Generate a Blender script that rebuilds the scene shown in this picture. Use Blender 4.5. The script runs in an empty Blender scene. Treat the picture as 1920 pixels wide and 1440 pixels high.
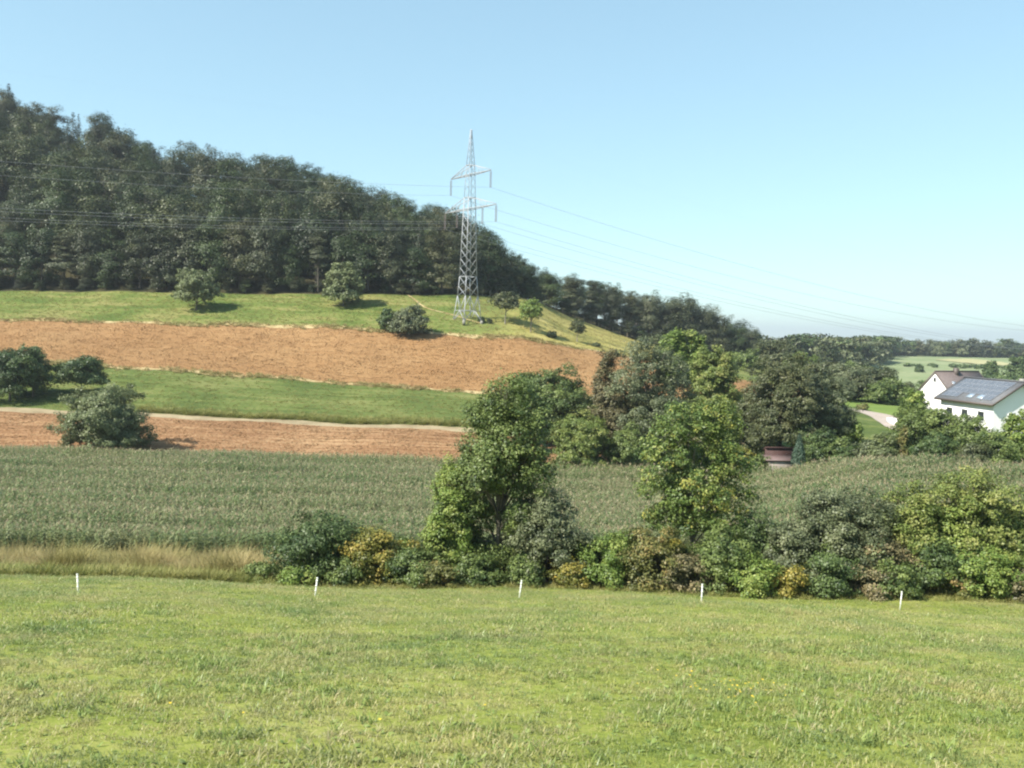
import bpy, math, random
import numpy as np
from mathutils import Matrix, Vector

# ------------------------------------------------------------------ camera, sky, sun, exposure
SC = bpy.context.scene
F = 1700.0                       # focal length in photo pixels (1920 wide)
PITCH = math.radians(-3.2)
ROLL = math.radians(1.4)
cam_d = bpy.data.cameras.new('camera')
cam = bpy.data.objects.new('camera', cam_d)
SC.collection.objects.link(cam)
cam_d.sensor_width = 36.0
cam_d.lens = 36.0 * F / 1920.0
cam_d.clip_start = 0.1
cam_d.clip_end = 30000
RM = Matrix.Rotation(math.pi / 2 + PITCH, 3, 'X') @ Matrix.Rotation(ROLL, 3, 'Z')
cam.matrix_world = RM.to_4x4()
SC.camera = cam

SUN_AZ = math.radians(-121)      # measured from +Y towards +X: the sun stands to the left, a little behind
SUN_EL = math.radians(44)
w = bpy.data.worlds.new('World')
SC.world = w
w.use_nodes = True
wn = w.node_tree.nodes
bg = wn['Background']
sky = wn.new('ShaderNodeTexSky')
sky.sky_type = 'NISHITA'
sky.sun_disc = False
sky.sun_elevation = SUN_EL
sky.sun_rotation = SUN_AZ
sky.altitude = 100
sky.air_density = 1.0
sky.dust_density = 0.15
sky.ozone_density = 2.0
wm = wn.new('ShaderNodeMix'); wm.data_type = 'RGBA'; wm.blend_type = 'MULTIPLY'; wm.inputs[0].default_value = 1.0
wm.inputs[7].default_value = (0.865, 1.10, 1.105, 1)      # the camera's white balance: a slightly cyan sky
gm = wn.new('ShaderNodeGamma'); gm.inputs[1].default_value = 0.55      # soft highlight roll-off of the compact camera
w.node_tree.links.new(sky.outputs[0], gm.inputs[0])
w.node_tree.links.new(gm.outputs[0], wm.inputs[6])
w.node_tree.links.new(wm.outputs[2], bg.inputs[0])
bg.inputs[1].default_value = 0.148
sl = bpy.data.lights.new('sun', 'SUN')
sl.energy = 4.1
sl.angle = math.radians(0.55)
sl.color = (1.0, 0.95, 0.86)
sun = bpy.data.objects.new('sun', sl)
SC.collection.objects.link(sun)
tosun = Vector((math.sin(SUN_AZ) * math.cos(SUN_EL), math.cos(SUN_AZ) * math.cos(SUN_EL), math.sin(SUN_EL)))
sun.rotation_euler = tosun.to_track_quat('Z', 'Y').to_euler()
SC.view_settings.view_transform = 'Standard'
SC.view_settings.look = 'None'
SC.view_settings.gamma = 1.0
SC.view_settings.use_curve_mapping = False
SC.view_settings.exposure = 1.35
SC.render.engine = 'CYCLES'
cy = SC.cycles
cy.max_bounces = 5
cy.diffuse_bounces = 2
cy.glossy_bounces = 2
cy.transmission_bounces = 3
cy.volume_bounces = 0
cy.transparent_max_bounces = 6
cy.caustics_reflective = False
cy.caustics_refractive = False
cy.use_denoising = True
cy.pixel_filter_type = 'BLACKMAN_HARRIS'
cy.filter_width = 2.2

C = SC.collection
RNG = np.random.default_rng(7)
R3 = np.array(RM)


def ray(px, py):
    v = R3 @ np.array([(px - 960.0) / F, -(py - 720.0) / F, -1.0])
    return v / v[1]


def PX(px, py, d):
    """World point seen at pixel (px,py) of the photo, d metres ahead of the camera."""
    return ray(px, py) * d


def to_px(p):
    v = R3.T @ np.asarray(p, float)
    return 960 + F * v[0] / -v[2], 720 - F * v[1] / -v[2]


# ------------------------------------------------------------------ terrain
SLOPE = 0.247


def plane_z(y):
    return -1.62 - SLOPE * y


def pchip_slopes(x, y):
    h = np.diff(x); dl = np.diff(y) / h
    m = np.zeros_like(y)
    m[0], m[-1] = dl[0], dl[-1]
    for i in range(1, len(x) - 1):
        if dl[i - 1] * dl[i] > 0:
            w1 = 2 * h[i] + h[i - 1]; w2 = h[i] + 2 * h[i - 1]
            m[i] = (w1 + w2) / (w1 / dl[i - 1] + w2 / dl[i])
    return m


def pchip(x, y, xq):
    x = np.asarray(x, float); y = np.asarray(y, float)
    m = pchip_slopes(x, y)
    xq = np.clip(xq, x[0], x[-1])
    i = np.clip(np.searchsorted(x, xq) - 1, 0, len(x) - 2)
    h = x[i + 1] - x[i]; t = (xq - x[i]) / h
    return ((1 + 2 * t) * (1 - t) ** 2) * y[i] + t * (1 - t) ** 2 * h * m[i] + t * t * (3 - 2 * t) * y[i + 1] + t * t * (t - 1) * h * m[i + 1]


COLS = [-450, 0, 300, 600, 830, 960, 1100, 1180, 1400, 1650, 1920, 2400]
COLU = np.array([(c - 960) / F for c in COLS])
# each entry (d, value): value > 100 is a photo row, otherwise metres above the eye
ROWS = [
    [(44, plane_z(44))] * 12,                                                                           # 0 hedge line
    [(60, -16), (60, -16), (60, -16), (60, -15.9), (60, -15.8), (60, -15.7), (60, -15.6), (60, -15.4), (60, -14.6), (60, -13.4), (60, -13.0), (60, -13)],   # 1 maize near
    [(110, -16.8), (110, -16.9), (110, -16.9), (110, -16.9), (108, -17.0), (106, -17.2), (106, -17.2), (105, -17.0), (100, -16.3), (89, -13.1), (81, -12.5), (78, -12.3)],  # 2 maize far
    [(130, 764), (130, 771), (130, 783), (130, 798), (130, 806), (130, 812), (128, 818), (126, 822), (118, 832), (110, -13.2), (104, -13.0), (100, -13.0)],  # 3 track near
    [(133, 757), (133, 764), (133, 777), (133, 791), (133, 799), (133, 805), (131, 811), (129, 815), (121, 825), (114, -13.1), (108, -12.9), (104, -12.9)],  # 4 track far
    [(155, 664), (155, 678), (158, 693), (160, 716), (160, 731), (160, 739), (160, 746), (158, 750), (155, 744), (150, -12.0), (145, -12.6), (145, -12.8)],  # 5 green far
    [(188, 594), (188, 600), (190, 606), (190, 614), (190, 626), (190, 634), (195, 655), (198, 669), (200, 712), (220, -13.0), (220, -14.5), (220, -15)],    # 6 orange far
    [(215, 540), (215, 545), (215, 548), (217, 552), (222, 553), (240, 557), (280, 606), (290, 634), (300, 682), (320, -17.0), (320, -17), (320, -17)],      # 7 wood edge
    [(350, 80), (340, 66), (330, 47), (320, 36), (310, 23), (310, 12), (340, 7), (360, 3), (385, -11), (520, 690), (520, 695), (520, 700)],              # 8 ridge
    [(430, 68), (420, 55), (410, 38), (400, 26), (390, 12), (390, 2), (420, -3), (440, -7), (470, -22), (720, 667), (720, 672), (720, 676)],             # 9 back slope
    [(1000, -24)] * 9 + [(1000, -30)] * 3,
    [(1800, -24)] * 8 + [(1800, -28), (1800, -26), (1800, -24), (1800, -20)],
    [(3500, -30)] * 12,
    [(6000, -2)] * 8 + [(6000, 14), (6000, 8), (6000, 20), (6000, 24)],
    [(9000, -70)] * 12,
]
RD = np.zeros((len(ROWS), 12)); RZ = np.zeros((len(ROWS), 12))
for i, r in enumerate(ROWS):
    for j, (d, v) in enumerate(r):
        RD[i, j] = d
        RZ[i, j] = PX(COLS[j], v, d)[2] if v > 100 else v


def row_d(i, u):
    """Depth of terrain row i along the bearing u = x / y."""
    u = np.asarray(u, float)
    d = pchip(COLU, RD[i], u)
    if 1 <= i <= 7:
        d = d + 0.22 * np.sin(u * 61 + i * 2.3) + 0.14 * np.sin(u * 173 + i) + 0.08 * np.sin(u * 431 + 2 * i)
    return d


def gz_u(u, y):
    """Ground height, vectors of bearing u and depth y."""
    u = np.atleast_1d(np.asarray(u, float)); y = np.atleast_1d(np.asarray(y, float))
    ds = [np.full_like(u, -60.0), np.full_like(u, 0.0), np.full_like(u, 25.0)] + [pchip(COLU, RD[i], u) for i in range(len(ROWS))]
    zs = [np.full_like(u, plane_z(-60)), np.full_like(u, plane_z(0)), np.full_like(u, plane_z(25))] + [pchip(COLU, RZ[i], u) for i in range(len(ROWS))]
    X = np.stack(ds); Z = np.stack(zs)
    h = np.diff(X, axis=0); dl = np.diff(Z, axis=0) / h
    M = np.zeros_like(Z); M[0] = dl[0]; M[-1] = dl[-1]
    w1 = 2 * h[1:] + h[:-1]; w2 = h[1:] + 2 * h[:-1]
    same = dl[:-1] * dl[1:] > 0
    a = np.where(same, dl[:-1], 1.0); b = np.where(same, dl[1:], 1.0)
    M[1:-1] = np.where(same, (w1 + w2) / (w1 / a + w2 / b), 0.0)
    yy = np.clip(y, X[0], X[-1])
    i = np.clip((yy[None, :] > X).sum(axis=0) - 1, 0, len(X) - 2)
    k = np.arange(len(u))
    hh = X[i + 1, k] - X[i, k]; t = (yy - X[i, k]) / hh
    z = ((1 + 2 * t) * (1 - t) ** 2) * Z[i, k] + t * (1 - t) ** 2 * hh * M[i, k] + t * t * (3 - 2 * t) * Z[i + 1, k] + t * t * (t - 1) * hh * M[i + 1, k]
    x = u * np.maximum(y, 1)
    amp = np.clip((y - 2) / 30, 0, 1) * 0.10
    return z + amp * (np.sin(x * 0.31 + 1.3 * np.sin(y * 0.17)) + 0.7 * np.sin(y * 0.43 + x * 0.11))


def gz(x, y):
    x = np.atleast_1d(np.asarray(x, float)); y = np.atleast_1d(np.asarray(y, float))
    return gz_u(np.where(y > 1, x / np.maximum(y, 1), 0 * x), y)


def g1(x, y):
    return float(gz(x, y)[0])


def hit(px, py):
    """Where the ray through a photo pixel meets the ground."""
    r = ray(px, py)
    ys = np.concatenate([np.arange(3, 60, 0.1), np.arange(60, 420, 0.25), np.arange(420, 3000, 4.0)])
    dz = ys * r[2] - gz(r[0] * ys, ys)
    i = int(np.argmax(dz < 0))
    return r * ys[i]


# ------------------------------------------------------------------ materials
def new_mat(name):
    m = bpy.data.materials.new(name)
    m.use_nodes = True
    nt = m.node_tree
    return m, nt, nt.nodes['Principled BSDF']


def N(nt, t, **kw):
    n = nt.nodes.new(t)
    for k, v in kw.items():
        setattr(n, k, v)
    return n


def ramp(nt, stops):
    r = N(nt, 'ShaderNodeValToRGB')
    els = r.color_ramp.elements
    while len(els) < len(stops):
        els.new(0.5)
    for e, (p, c) in zip(els, stops):
        e.position = p
        e.color = (c[0], c[1], c[2], 1)
    return r


def noise(nt, scale, detail=4, rough=0.55, stretch=(1, 1, 1), rot=0.0):
    geo = N(nt, 'ShaderNodeNewGeometry')
    mp = N(nt, 'ShaderNodeMapping')
    mp.inputs['Scale'].default_value = stretch
    mp.inputs['Rotation'].default_value = (0, 0, rot)
    n = N(nt, 'ShaderNodeTexNoise')
    n.inputs['Scale'].default_value = scale
    n.inputs['Detail'].default_value = detail
    n.inputs['Roughness'].default_value = rough
    nt.links.new(geo.outputs['Position'], mp.inputs[0])
    nt.links.new(mp.outputs[0], n.inputs['Vector'])
    return n


def mixc(nt, fac, a, b, mode='MIX'):
    m = N(nt, 'ShaderNodeMix', data_type='RGBA', blend_type=mode)
    for sock, v in ((m.inputs[0], fac), (m.inputs[6], a), (m.inputs[7], b)):
        if isinstance(v, (int, float)):
            sock.default_value = v
        elif isinstance(v, tuple):
            sock.default_value = (v[0], v[1], v[2], 1)
        else:
            nt.links.new(v, sock)
    return m.outputs[2]


def plain(name, col, rough=0.7, var=0.12, scale=3.0, metal=0.0, bump=0.0):
    m, nt, b = new_mat(name)
    n = noise(nt, scale, 5)
    r = ramp(nt, [(0.25, tuple(c * (1 - var) for c in col)), (0.75, tuple(min(1, c * (1 + var)) for c in col))])
    nt.links.new(n.outputs[0], r.inputs[0])
    nt.links.new(r.outputs[0], b.inputs['Base Color'])
    b.inputs['Roughness'].default_value = rough
    b.inputs['Metallic'].default_value = metal
    if bump:
        bp = N(nt, 'ShaderNodeBump'); bp.inputs['Strength'].default_value = bump
        nt.links.new(n.outputs[0], bp.inputs['Height'])
        nt.links.new(bp.outputs[0], b.inputs['Normal'])
    return m


def leafy(name, stops, trans=0.25, rough=0.5, objvar=0.25, spec=0.35, world=None):
    """Foliage: colour from the per-leaf attribute 'tint', shifted per object, part of the light passing through."""
    m, nt, b = new_mat(name)
    at = N(nt, 'ShaderNodeAttribute', attribute_name='tint')
    oi = N(nt, 'ShaderNodeObjectInfo')
    ma = N(nt, 'ShaderNodeMath', operation='MULTIPLY_ADD')
    ma.inputs[1].default_value = objvar
    nt.links.new(oi.outputs['Random'], ma.inputs[0])
    nt.links.new(at.outputs['Fac'], ma.inputs[2])
    sb = N(nt, 'ShaderNodeMath', operation='SUBTRACT')
    nt.links.new(ma.outputs[0], sb.inputs[0]); sb.inputs[1].default_value = objvar * 0.5
    r = ramp(nt, stops)
    nt.links.new(sb.outputs[0], r.inputs[0])
    col = r.outputs[0]
    for world in ([world] if isinstance(world, tuple) else (world or [])):
        n = noise(nt, world[0], 3)
        rr = ramp(nt, [(0.40, (0, 0, 0)), (0.62, (1, 1, 1))])
        nt.links.new(n.outputs[0], rr.inputs[0])
        mm = N(nt, 'ShaderNodeMath', operation='MULTIPLY'); mm.inputs[1].default_value = world[2]
        nt.links.new(rr.outputs[0], mm.inputs[0])
        col = mixc(nt, mm.outputs[0], col, world[1])
    nt.links.new(col, b.inputs['Base Color'])
    b.inputs['Roughness'].default_value = rough
    b.inputs['Specular IOR Level'].default_value = spec
    if trans:
        tr = N(nt, 'ShaderNodeBsdfTranslucent')
        nt.links.new(col, tr.inputs[0])
        ms = N(nt, 'ShaderNodeMixShader'); ms.inputs[0].default_value = trans
        out = nt.nodes['Material Output']
        nt.links.new(b.outputs[0], ms.inputs[1]); nt.links.new(tr.outputs[0], ms.inputs[2])
        nt.links.new(ms.outputs[0], out.inputs[0])
    return m


def ground(name, stops, big, streak=None, fine=6.0, rough=0.95, bump=0.4, patch=None, bw=0.55):
    """Ground cover: large soft patches, optional streaks along the working direction, fine grain."""
    m, nt, b = new_mat(name)
    n1 = noise(nt, big, 6, 0.6)
    n2 = noise(nt, fine, 5, 0.7)
    mx = N(nt, 'ShaderNodeMath', operation='MULTIPLY_ADD')
    mx.inputs[1].default_value = 1.0 - bw
    nt.links.new(n2.outputs[0], mx.inputs[0])
    s2 = N(nt, 'ShaderNodeMath', operation='MULTIPLY'); s2.inputs[1].default_value = bw
    nt.links.new(n1.outputs[0], s2.inputs[0])
    nt.links.new(s2.outputs[0], mx.inputs[2])
    val = mx.outputs[0]
    if streak:
        n3 = noise(nt, streak[0], 4, 0.65, stretch=streak[1], rot=streak[2])
        m3 = N(nt, 'ShaderNodeMath', operation='MULTIPLY_ADD'); m3.inputs[1].default_value = streak[3]
        nt.links.new(n3.outputs[0], m3.inputs[0]); nt.links.new(val, m3.inputs[2])
        m4 = N(nt, 'ShaderNodeMath', operation='SUBTRACT'); m4.inputs[1].default_value = streak[3] * 0.5
        nt.links.new(m3.outputs[0], m4.inputs[0]); val = m4.outputs[0]
    r = ramp(nt, stops)
    nt.links.new(val, r.inputs[0])
    col = r.outputs[0]
    if patch:
        n5 = noise(nt, patch[0], 4, 0.6)
        rr = ramp(nt, [(0.48, (0, 0, 0)), (0.66, (1, 1, 1))])
        nt.links.new(n5.outputs[0], rr.inputs[0])
        col = mixc(nt, rr.outputs[0], col, patch[1])
    nt.links.new(col, b.inputs['Base Color'])
    b.inputs['Roughness'].default_value = rough
    b.inputs['Specular IOR Level'].default_value = 0.1
    bp = N(nt, 'ShaderNodeBump'); bp.inputs['Strength'].default_value = bump; bp.inputs['Distance'].default_value = 0.15
    nt.links.new(val, bp.inputs['Height']); nt.links.new(bp.outputs[0], b.inputs['Normal'])
    return m


M = {}
M['meadow'] = ground('meadow_ground', [(0.40, (0.1275, 0.161, 0.0286)), (0.50, (0.21, 0.238, 0.0455)), (0.61, (0.28, 0.275, 0.085))], 0.35, fine=9.0)
M['upper_meadow'] = ground('upper_meadow_ground', [(0.40, (0.07225, 0.1066, 0.024)), (0.50, (0.119, 0.1476, 0.036)), (0.61, (0.204, 0.1886, 0.068))], 0.09, streak=(0.5, (0.12, 1, 1), -0.04, 0.5), fine=1.5)
M['yellow_meadow'] = ground('yellow_meadow_ground', [(0.40, (0.1824, 0.1748, 0.0506)), (0.50, (0.2784, 0.2438, 0.069)), (0.61, (0.384, 0.322, 0.1196))], 0.08, streak=(0.4, (0.2, 0.8, 0.8), 0.5, 0.4), fine=1.5)
M['green_field'] = ground('green_field_ground', [(0.40, (0.0615, 0.0864, 0.02368)), (0.50, (0.09184, 0.1216, 0.03108)), (0.61, (0.1558, 0.164, 0.0555))], 0.07, streak=(0.7, (0.07, 1, 1), -0.03, 0.55), fine=2.0)
M['orange_field'] = ground('orange_soil', [(0.33, (0.205, 0.108, 0.044)), (0.50, (0.265, 0.150, 0.066)), (0.69, (0.37, 0.24, 0.115))], 0.06, streak=(2.4, (0.018, 1, 1), -0.045, 0.35), fine=3.2, bw=0.3)
M['red_field'] = ground('red_soil', [(0.37, (0.155, 0.080, 0.038)), (0.50, (0.235, 0.130, 0.064)), (0.64, (0.34, 0.22, 0.118))], 0.06, streak=(1.8, (0.012, 1, 1), -0.045, 0.6), fine=3.0, bw=0.3)
M['track'] = ground('track_gravel', [(0.38, (0.20, 0.155, 0.09)), (0.6, (0.34, 0.275, 0.17))], 0.3, fine=4)
M['maize_soil'] = ground('maize_soil', [(0.3, (0.05, 0.04, 0.02)), (0.7, (0.10, 0.09, 0.04))], 0.3)
M['bank'] = ground('bank_ground', [(0.3, (0.09, 0.10, 0.025)), (0.7, (0.20, 0.17, 0.06))], 0.3)
M['forest_floor'] = ground('forest_floor_ground', [(0.3, (0.03, 0.032, 0.014)), (0.7, (0.07, 0.06, 0.028))], 0.2)
M['far_land'] = ground('far_land_ground', [(0.36, (0.13, 0.17, 0.075)), (0.5, (0.19, 0.225, 0.11)), (0.64, (0.26, 0.27, 0.15))], 0.02, fine=0.3, bump=0.1)  # pale far fields, lightened further to put distance haze into the colour
M['lawn'] = ground('lawn_ground', [(0.3, (0.09, 0.15, 0.03)), (0.7, (0.19, 0.23, 0.06))], 0.2, fine=3)
M['stubble'] = ground('stubble_ground', [(0.3, (0.26, 0.25, 0.12)), (0.7, (0.38, 0.35, 0.19))], 0.05, fine=0.4, bump=0.1)
M['road'] = ground('road_surface', [(0.3, (0.28, 0.23, 0.19)), (0.7, (0.40, 0.34, 0.29))], 0.4, fine=3)
_nt = M['yellow_meadow'].node_tree
_b = _nt.nodes['Principled BSDF']
_src = _b.inputs['Base Color'].links[0].from_socket
_g = N(_nt, 'ShaderNodeNewGeometry'); _sp = N(_nt, 'ShaderNodeSeparateXYZ'); _nt.links.new(_g.outputs['Position'], _sp.inputs[0])
_nz = noise(_nt, 0.12, 4, 0.6)
_ad = N(_nt, 'ShaderNodeMath', operation='MULTIPLY_ADD'); _ad.inputs[1].default_value = 26.0
_nt.links.new(_nz.outputs[0], _ad.inputs[0]); _nt.links.new(_sp.outputs[0], _ad.inputs[2])
_mr = N(_nt, 'ShaderNodeMapRange'); _mr.inputs['From Min'].default_value = 6.0; _mr.inputs['From Max'].default_value = 18.0
_nt.links.new(_ad.outputs[0], _mr.inputs['Value'])
_nt.links.new(mixc(_nt, _mr.outputs[0], (0.135, 0.158, 0.043), _src), _b.inputs['Base Color'])
M['bark'] = plain('bark', (0.10, 0.085, 0.065), 0.9, 0.35, 6, bump=0.4)
M['pale_bark'] = plain('pale_bark', (0.22, 0.19, 0.15), 0.9, 0.3, 6, bump=0.4)
# foliage kinds
FOL = {
    'oak':    [(0.0, (0.022, 0.036, 0.012)), (0.5, (0.050, 0.070, 0.022)), (1.0, (0.105, 0.115, 0.040))],
    'dusty':  [(0.0, (0.030, 0.040, 0.016)), (0.5, (0.062, 0.073, 0.030)), (1.0, (0.122, 0.122, 0.054))],
    'grey':   [(0.0, (0.034, 0.044, 0.020)), (0.5, (0.072, 0.084, 0.040)), (1.0, (0.14, 0.148, 0.078))],
    'spruce': [(0.0, (0.016, 0.027, 0.012)), (0.5, (0.032, 0.047, 0.020)), (1.0, (0.062, 0.074, 0.032))],
    'dark':   [(0.0, (0.018, 0.036, 0.012)), (0.5, (0.045, 0.067, 0.020)), (1.0, (0.085, 0.115, 0.036))],
    'fresh':  [(0.0, (0.042, 0.072, 0.014)), (0.5, (0.090, 0.130, 0.026)), (1.0, (0.185, 0.205, 0.052))],
    'lime':   [(0.0, (0.048, 0.075, 0.016)), (0.5, (0.108, 0.138, 0.031)), (1.0, (0.215, 0.215, 0.066))],
    'willow': [(0.0, (0.052, 0.068, 0.026)), (0.5, (0.115, 0.138, 0.055)), (1.0, (0.205, 0.225, 0.105))],
    'yellow': [(0.0, (0.075, 0.085, 0.016)), (0.45, (0.150, 0.150, 0.030)), (0.8, (0.235, 0.195, 0.040)), (1.0, (0.330, 0.250, 0.055))],
    'rusty':  [(0.0, (0.050, 0.060, 0.018)), (0.5, (0.108, 0.110, 0.032)), (0.8, (0.175, 0.140, 0.046)), (1.0, (0.250, 0.165, 0.068))],
    'purple': [(0.0, (0.038, 0.038, 0.018)), (0.5, (0.088, 0.080, 0.036)), (1.0, (0.170, 0.135, 0.070))],
    'hedge':  [(0.0, (0.026, 0.046, 0.014)), (0.5, (0.066, 0.090, 0.024)), (1.0, (0.135, 0.165, 0.048))],
}
FOL['olive'] = [(p, tuple(x * 0.8 for x in c)) for p, c in FOL['dusty']]
FOL['walnut'] = [(0.0, (0.034, 0.058, 0.014)), (0.5, (0.072, 0.105, 0.024)), (0.8, (0.135, 0.155, 0.036)), (1.0, (0.24, 0.22, 0.05))]
FOL['wood_grey'] = FOL['grey']; FOL['wood_dark'] = FOL['dark']
for k, st in FOL.items():
    st = [(p, tuple(min(0.6, c * (0.92 if k in ('oak', 'spruce', 'wood_dark') else 0.95 if k in ('dusty', 'wood_grey') else 1.15 if k in ('yellow', 'willow') else 1.35 if k in ('rusty', 'lime') else 1.6)) for c in col)) for p, col in st]
    M[k] = leafy(k + '_leaves', st, trans=0.22 if k in ('fresh', 'lime', 'yellow', 'hedge', 'willow') else 0.18, objvar=0.6 if k in ('oak', 'dusty', 'wood_dark', 'wood_grey') else 0.2)


# ------------------------------------------------------------------ mesh helpers
def mesh_np(name, v, quads=None, tris=None, mat=None, tint=None, mats=None, midx=None, smooth=False):
    me = bpy.data.meshes.new(name)
    v = np.asarray(v, np.float32)
    q = np.zeros((0, 4), np.int32) if quads is None else np.asarray(quads, np.int32)
    t = np.zeros((0, 3), np.int32) if tris is None else np.asarray(tris, np.int32)
    me.vertices.add(len(v)); me.vertices.foreach_set('co', v.ravel())
    loops = np.concatenate([q.ravel(), t.ravel()])
    me.loops.add(len(loops)); me.loops.foreach_set('vertex_index', loops)
    n = len(q) + len(t)
    me.polygons.add(n)
    tot = np.concatenate([np.full(len(q), 4), np.full(len(t), 3)]).astype(np.int32)
    st = np.concatenate([[0], np.cumsum(tot)[:-1]]).astype(np.int32) if n else tot
    me.polygons.foreach_set('loop_start', st)
    me.polygons.foreach_set('loop_total', tot)
    if midx is not None:
        me.polygons.foreach_set('material_index', np.asarray(midx, np.int32))
    if smooth:
        me.polygons.foreach_set('use_smooth', np.ones(n, bool))
    if tint is not None:
        a = me.attributes.new('tint', 'FLOAT', 'FACE')
        a.data.foreach_set('value', np.asarray(tint, np.float32))
    for mm in (mats or ([mat] if mat else [])):
        me.materials.append(mm)
    me.update(calc_edges=True)
    return me


def link(name, me, parent=None, loc=None, label=None, cat=None, group=None, kind=None):
    o = bpy.data.objects.new(name, me)
    C.objects.link(o)
    if parent is not None:
        o.parent = parent
    if loc is not None:
        o.location = loc
    for k, vv in (('label', label), ('category', cat), ('group', group), ('kind', kind)):
        if vv:
            o[k] = vv
    return o


class MB:
    """Collects bars, boxes and tubes into one mesh."""
    def __init__(s):
        s.v = []; s.q = []; s.n = 0

    def add(s, v, q):
        s.v.append(np.asarray(v, float)); s.q.append(np.asarray(q, int) + s.n); s.n += len(v)
        return s

    def bar(s, a, b, w, h=None):
        a = np.asarray(a, float); b = np.asarray(b, float); h = h or w
        t = (b - a) / np.linalg.norm(b - a)
        ref = np.array([0, 0, 1.0]) if abs(t[2]) < 0.95 else np.array([0, 1.0, 0])
        x = np.cross(t, ref); x /= np.linalg.norm(x); y = np.cross(x, t)
        c = [(-1, -1), (1, -1), (1, 1), (-1, 1)]
        v = [p + x * i * w / 2 + y * j * h / 2 for p in (a, b) for i, j in c]
        return s.add(v, [(3, 2, 1, 0), (4, 5, 6, 7), (0, 1, 5, 4), (1, 2, 6, 5), (2, 3, 7, 6), (3, 0, 4, 7)])

    def box(s, lo, hi):
        x0, y0, z0 = lo; x1, y1, z1 = hi
        v = [(x0, y0, z0), (x1, y0, z0), (x1, y1, z0), (x0, y1, z0), (x0, y0, z1), (x1, y0, z1), (x1, y1, z1), (x0, y1, z1)]
        return s.add(v, [(3, 2, 1, 0), (4, 5, 6, 7), (0, 1, 5, 4), (1, 2, 6, 5), (2, 3, 7, 6), (3, 0, 4, 7)])

    def tube(s, pts, rad, n=6):
        pts = np.asarray(pts, float); m = len(pts)
        rad = np.broadcast_to(np.asarray(rad, float), (m,))
        tg = np.gradient(pts, axis=0)
        tg /= np.linalg.norm(tg, axis=1)[:, None] + 1e-9
        ref = np.where(np.abs(tg[:, 2:3]) < 0.9, np.array([[0, 0, 1.0]]), np.array([[1.0, 0, 0]]))
        x = np.cross(tg, ref); x /= np.linalg.norm(x, axis=1)[:, None] + 1e-9
        y = np.cross(tg, x)
        a = np.linspace(0, 2 * np.pi, n, endpoint=False)
        v = (pts[:, None, :] + rad[:, None, None] * (np.cos(a)[None, :, None] * x[:, None, :] + np.sin(a)[None, :, None] * y[:, None, :])).reshape(-1, 3)
        q = [(i * n + k, i * n + (k + 1) % n, (i + 1) * n + (k + 1) % n, (i + 1) * n + k) for i in range(m - 1) for k in range(n)]
        return s.add(v, q)

    def mesh(s, name, mat, smooth=False):
        return mesh_np(name, np.concatenate(s.v), quads=np.concatenate(s.q), mat=mat, smooth=smooth)


def empty(name, loc, label, cat, group=None, rz=0.0):
    e = bpy.data.objects.new(name, None)
    C.objects.link(e)
    e.location = loc
    e.rotation_euler = (0, 0, rz)
    e.empty_display_size = 0.3
    e['label'] = label; e['category'] = cat
    if group:
        e['group'] = group
    return e


# ------------------------------------------------------------------ ground patches
ULO, UHI = -0.80, 0.80


def patch(name, fa, fb, mat, u0=ULO, u1=UHI, nu=220, nv=16, dz=0.0):
    us = np.linspace(u0, u1, nu)
    da = fa(us); db = fb(us)
    t = np.linspace(0, 1, nv)
    Y = da[None, :] * (1 - t[:, None]) + db[None, :] * t[:, None]
    U = np.broadcast_to(us[None, :], Y.shape)
    Z = gz_u(U.ravel(), Y.ravel()) + dz
    v = np.stack([(U * Y).ravel(), Y.ravel(), Z], 1)
    idx = np.arange(nu * nv).reshape(nv, nu)
    q = np.stack([idx[:-1, :-1], idx[:-1, 1:], idx[1:, 1:], idx[1:, :-1]], -1).reshape(-1, 4)
    return link(name, mesh_np(name, v, quads=q, mat=mat, smooth=True), kind='structure')


def rowf(i):
    return lambda u: row_d(i, u)


def const(d):
    return lambda u: np.full_like(np.asarray(u, float), d)


# near meadow: a rectangular sheet that also runs behind the camera
gx = np.linspace(-75, 75, 151); gy = np.concatenate([np.linspace(-60, 0, 21)[:-1], np.linspace(0, 44, 89)])
XX, YY = np.meshgrid(gx, gy)
ZZ = gz(XX.ravel(), YY.ravel())
idx = np.arange(XX.size).reshape(XX.shape)
Q = np.stack([idx[:-1, :-1], idx[:-1, 1:], idx[1:, 1:], idx[1:, :-1]], -1).reshape(-1, 4)
link('meadow', mesh_np('meadow', np.stack([XX.ravel(), YY.ravel(), ZZ], 1), quads=Q, mat=M['meadow'], smooth=True), kind='structure')
U_SPLIT = (1440 - 960) / F
U_Y0, U_Y1 = (905 - 960) / F, (1225 - 960) / F
patch('field_bank', const(44), rowf(1), M['bank'])
patch('maize_ground', rowf(1), rowf(2), M['maize_soil'])
patch('red_ploughed_field', rowf(2), rowf(3), M['red_field'], u1=(1240 - 960) / F)
patch('farm_track', rowf(3), rowf(4), M['track'], u1=(1440 - 960) / F)
patch('garden_ground', rowf(2), rowf(3), M['lawn'], u0=(1240 - 960) / F)
patch('hamlet_ground', rowf(3), rowf(4), M['lawn'], u0=(1440 - 960) / F)
patch('green_field', rowf(4), rowf(5), M['green_field'])
patch('orange_ploughed_field', rowf(5), rowf(6), M['orange_field'], u1=(1520 - 960) / F)
patch('hamlet_meadow', rowf(5), rowf(6), M['lawn'], u0=(1520 - 960) / F)
patch('hill_meadow', rowf(6), rowf(7), M['upper_meadow'], u1=(860 - 960) / F)
patch('dry_meadow', rowf(6), rowf(7), M['yellow_meadow'], u0=(860 - 960) / F, u1=(1225 - 960) / F)
patch('valley_meadow', rowf(6), rowf(7), M['upper_meadow'], u0=(1225 - 960) / F)
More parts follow.
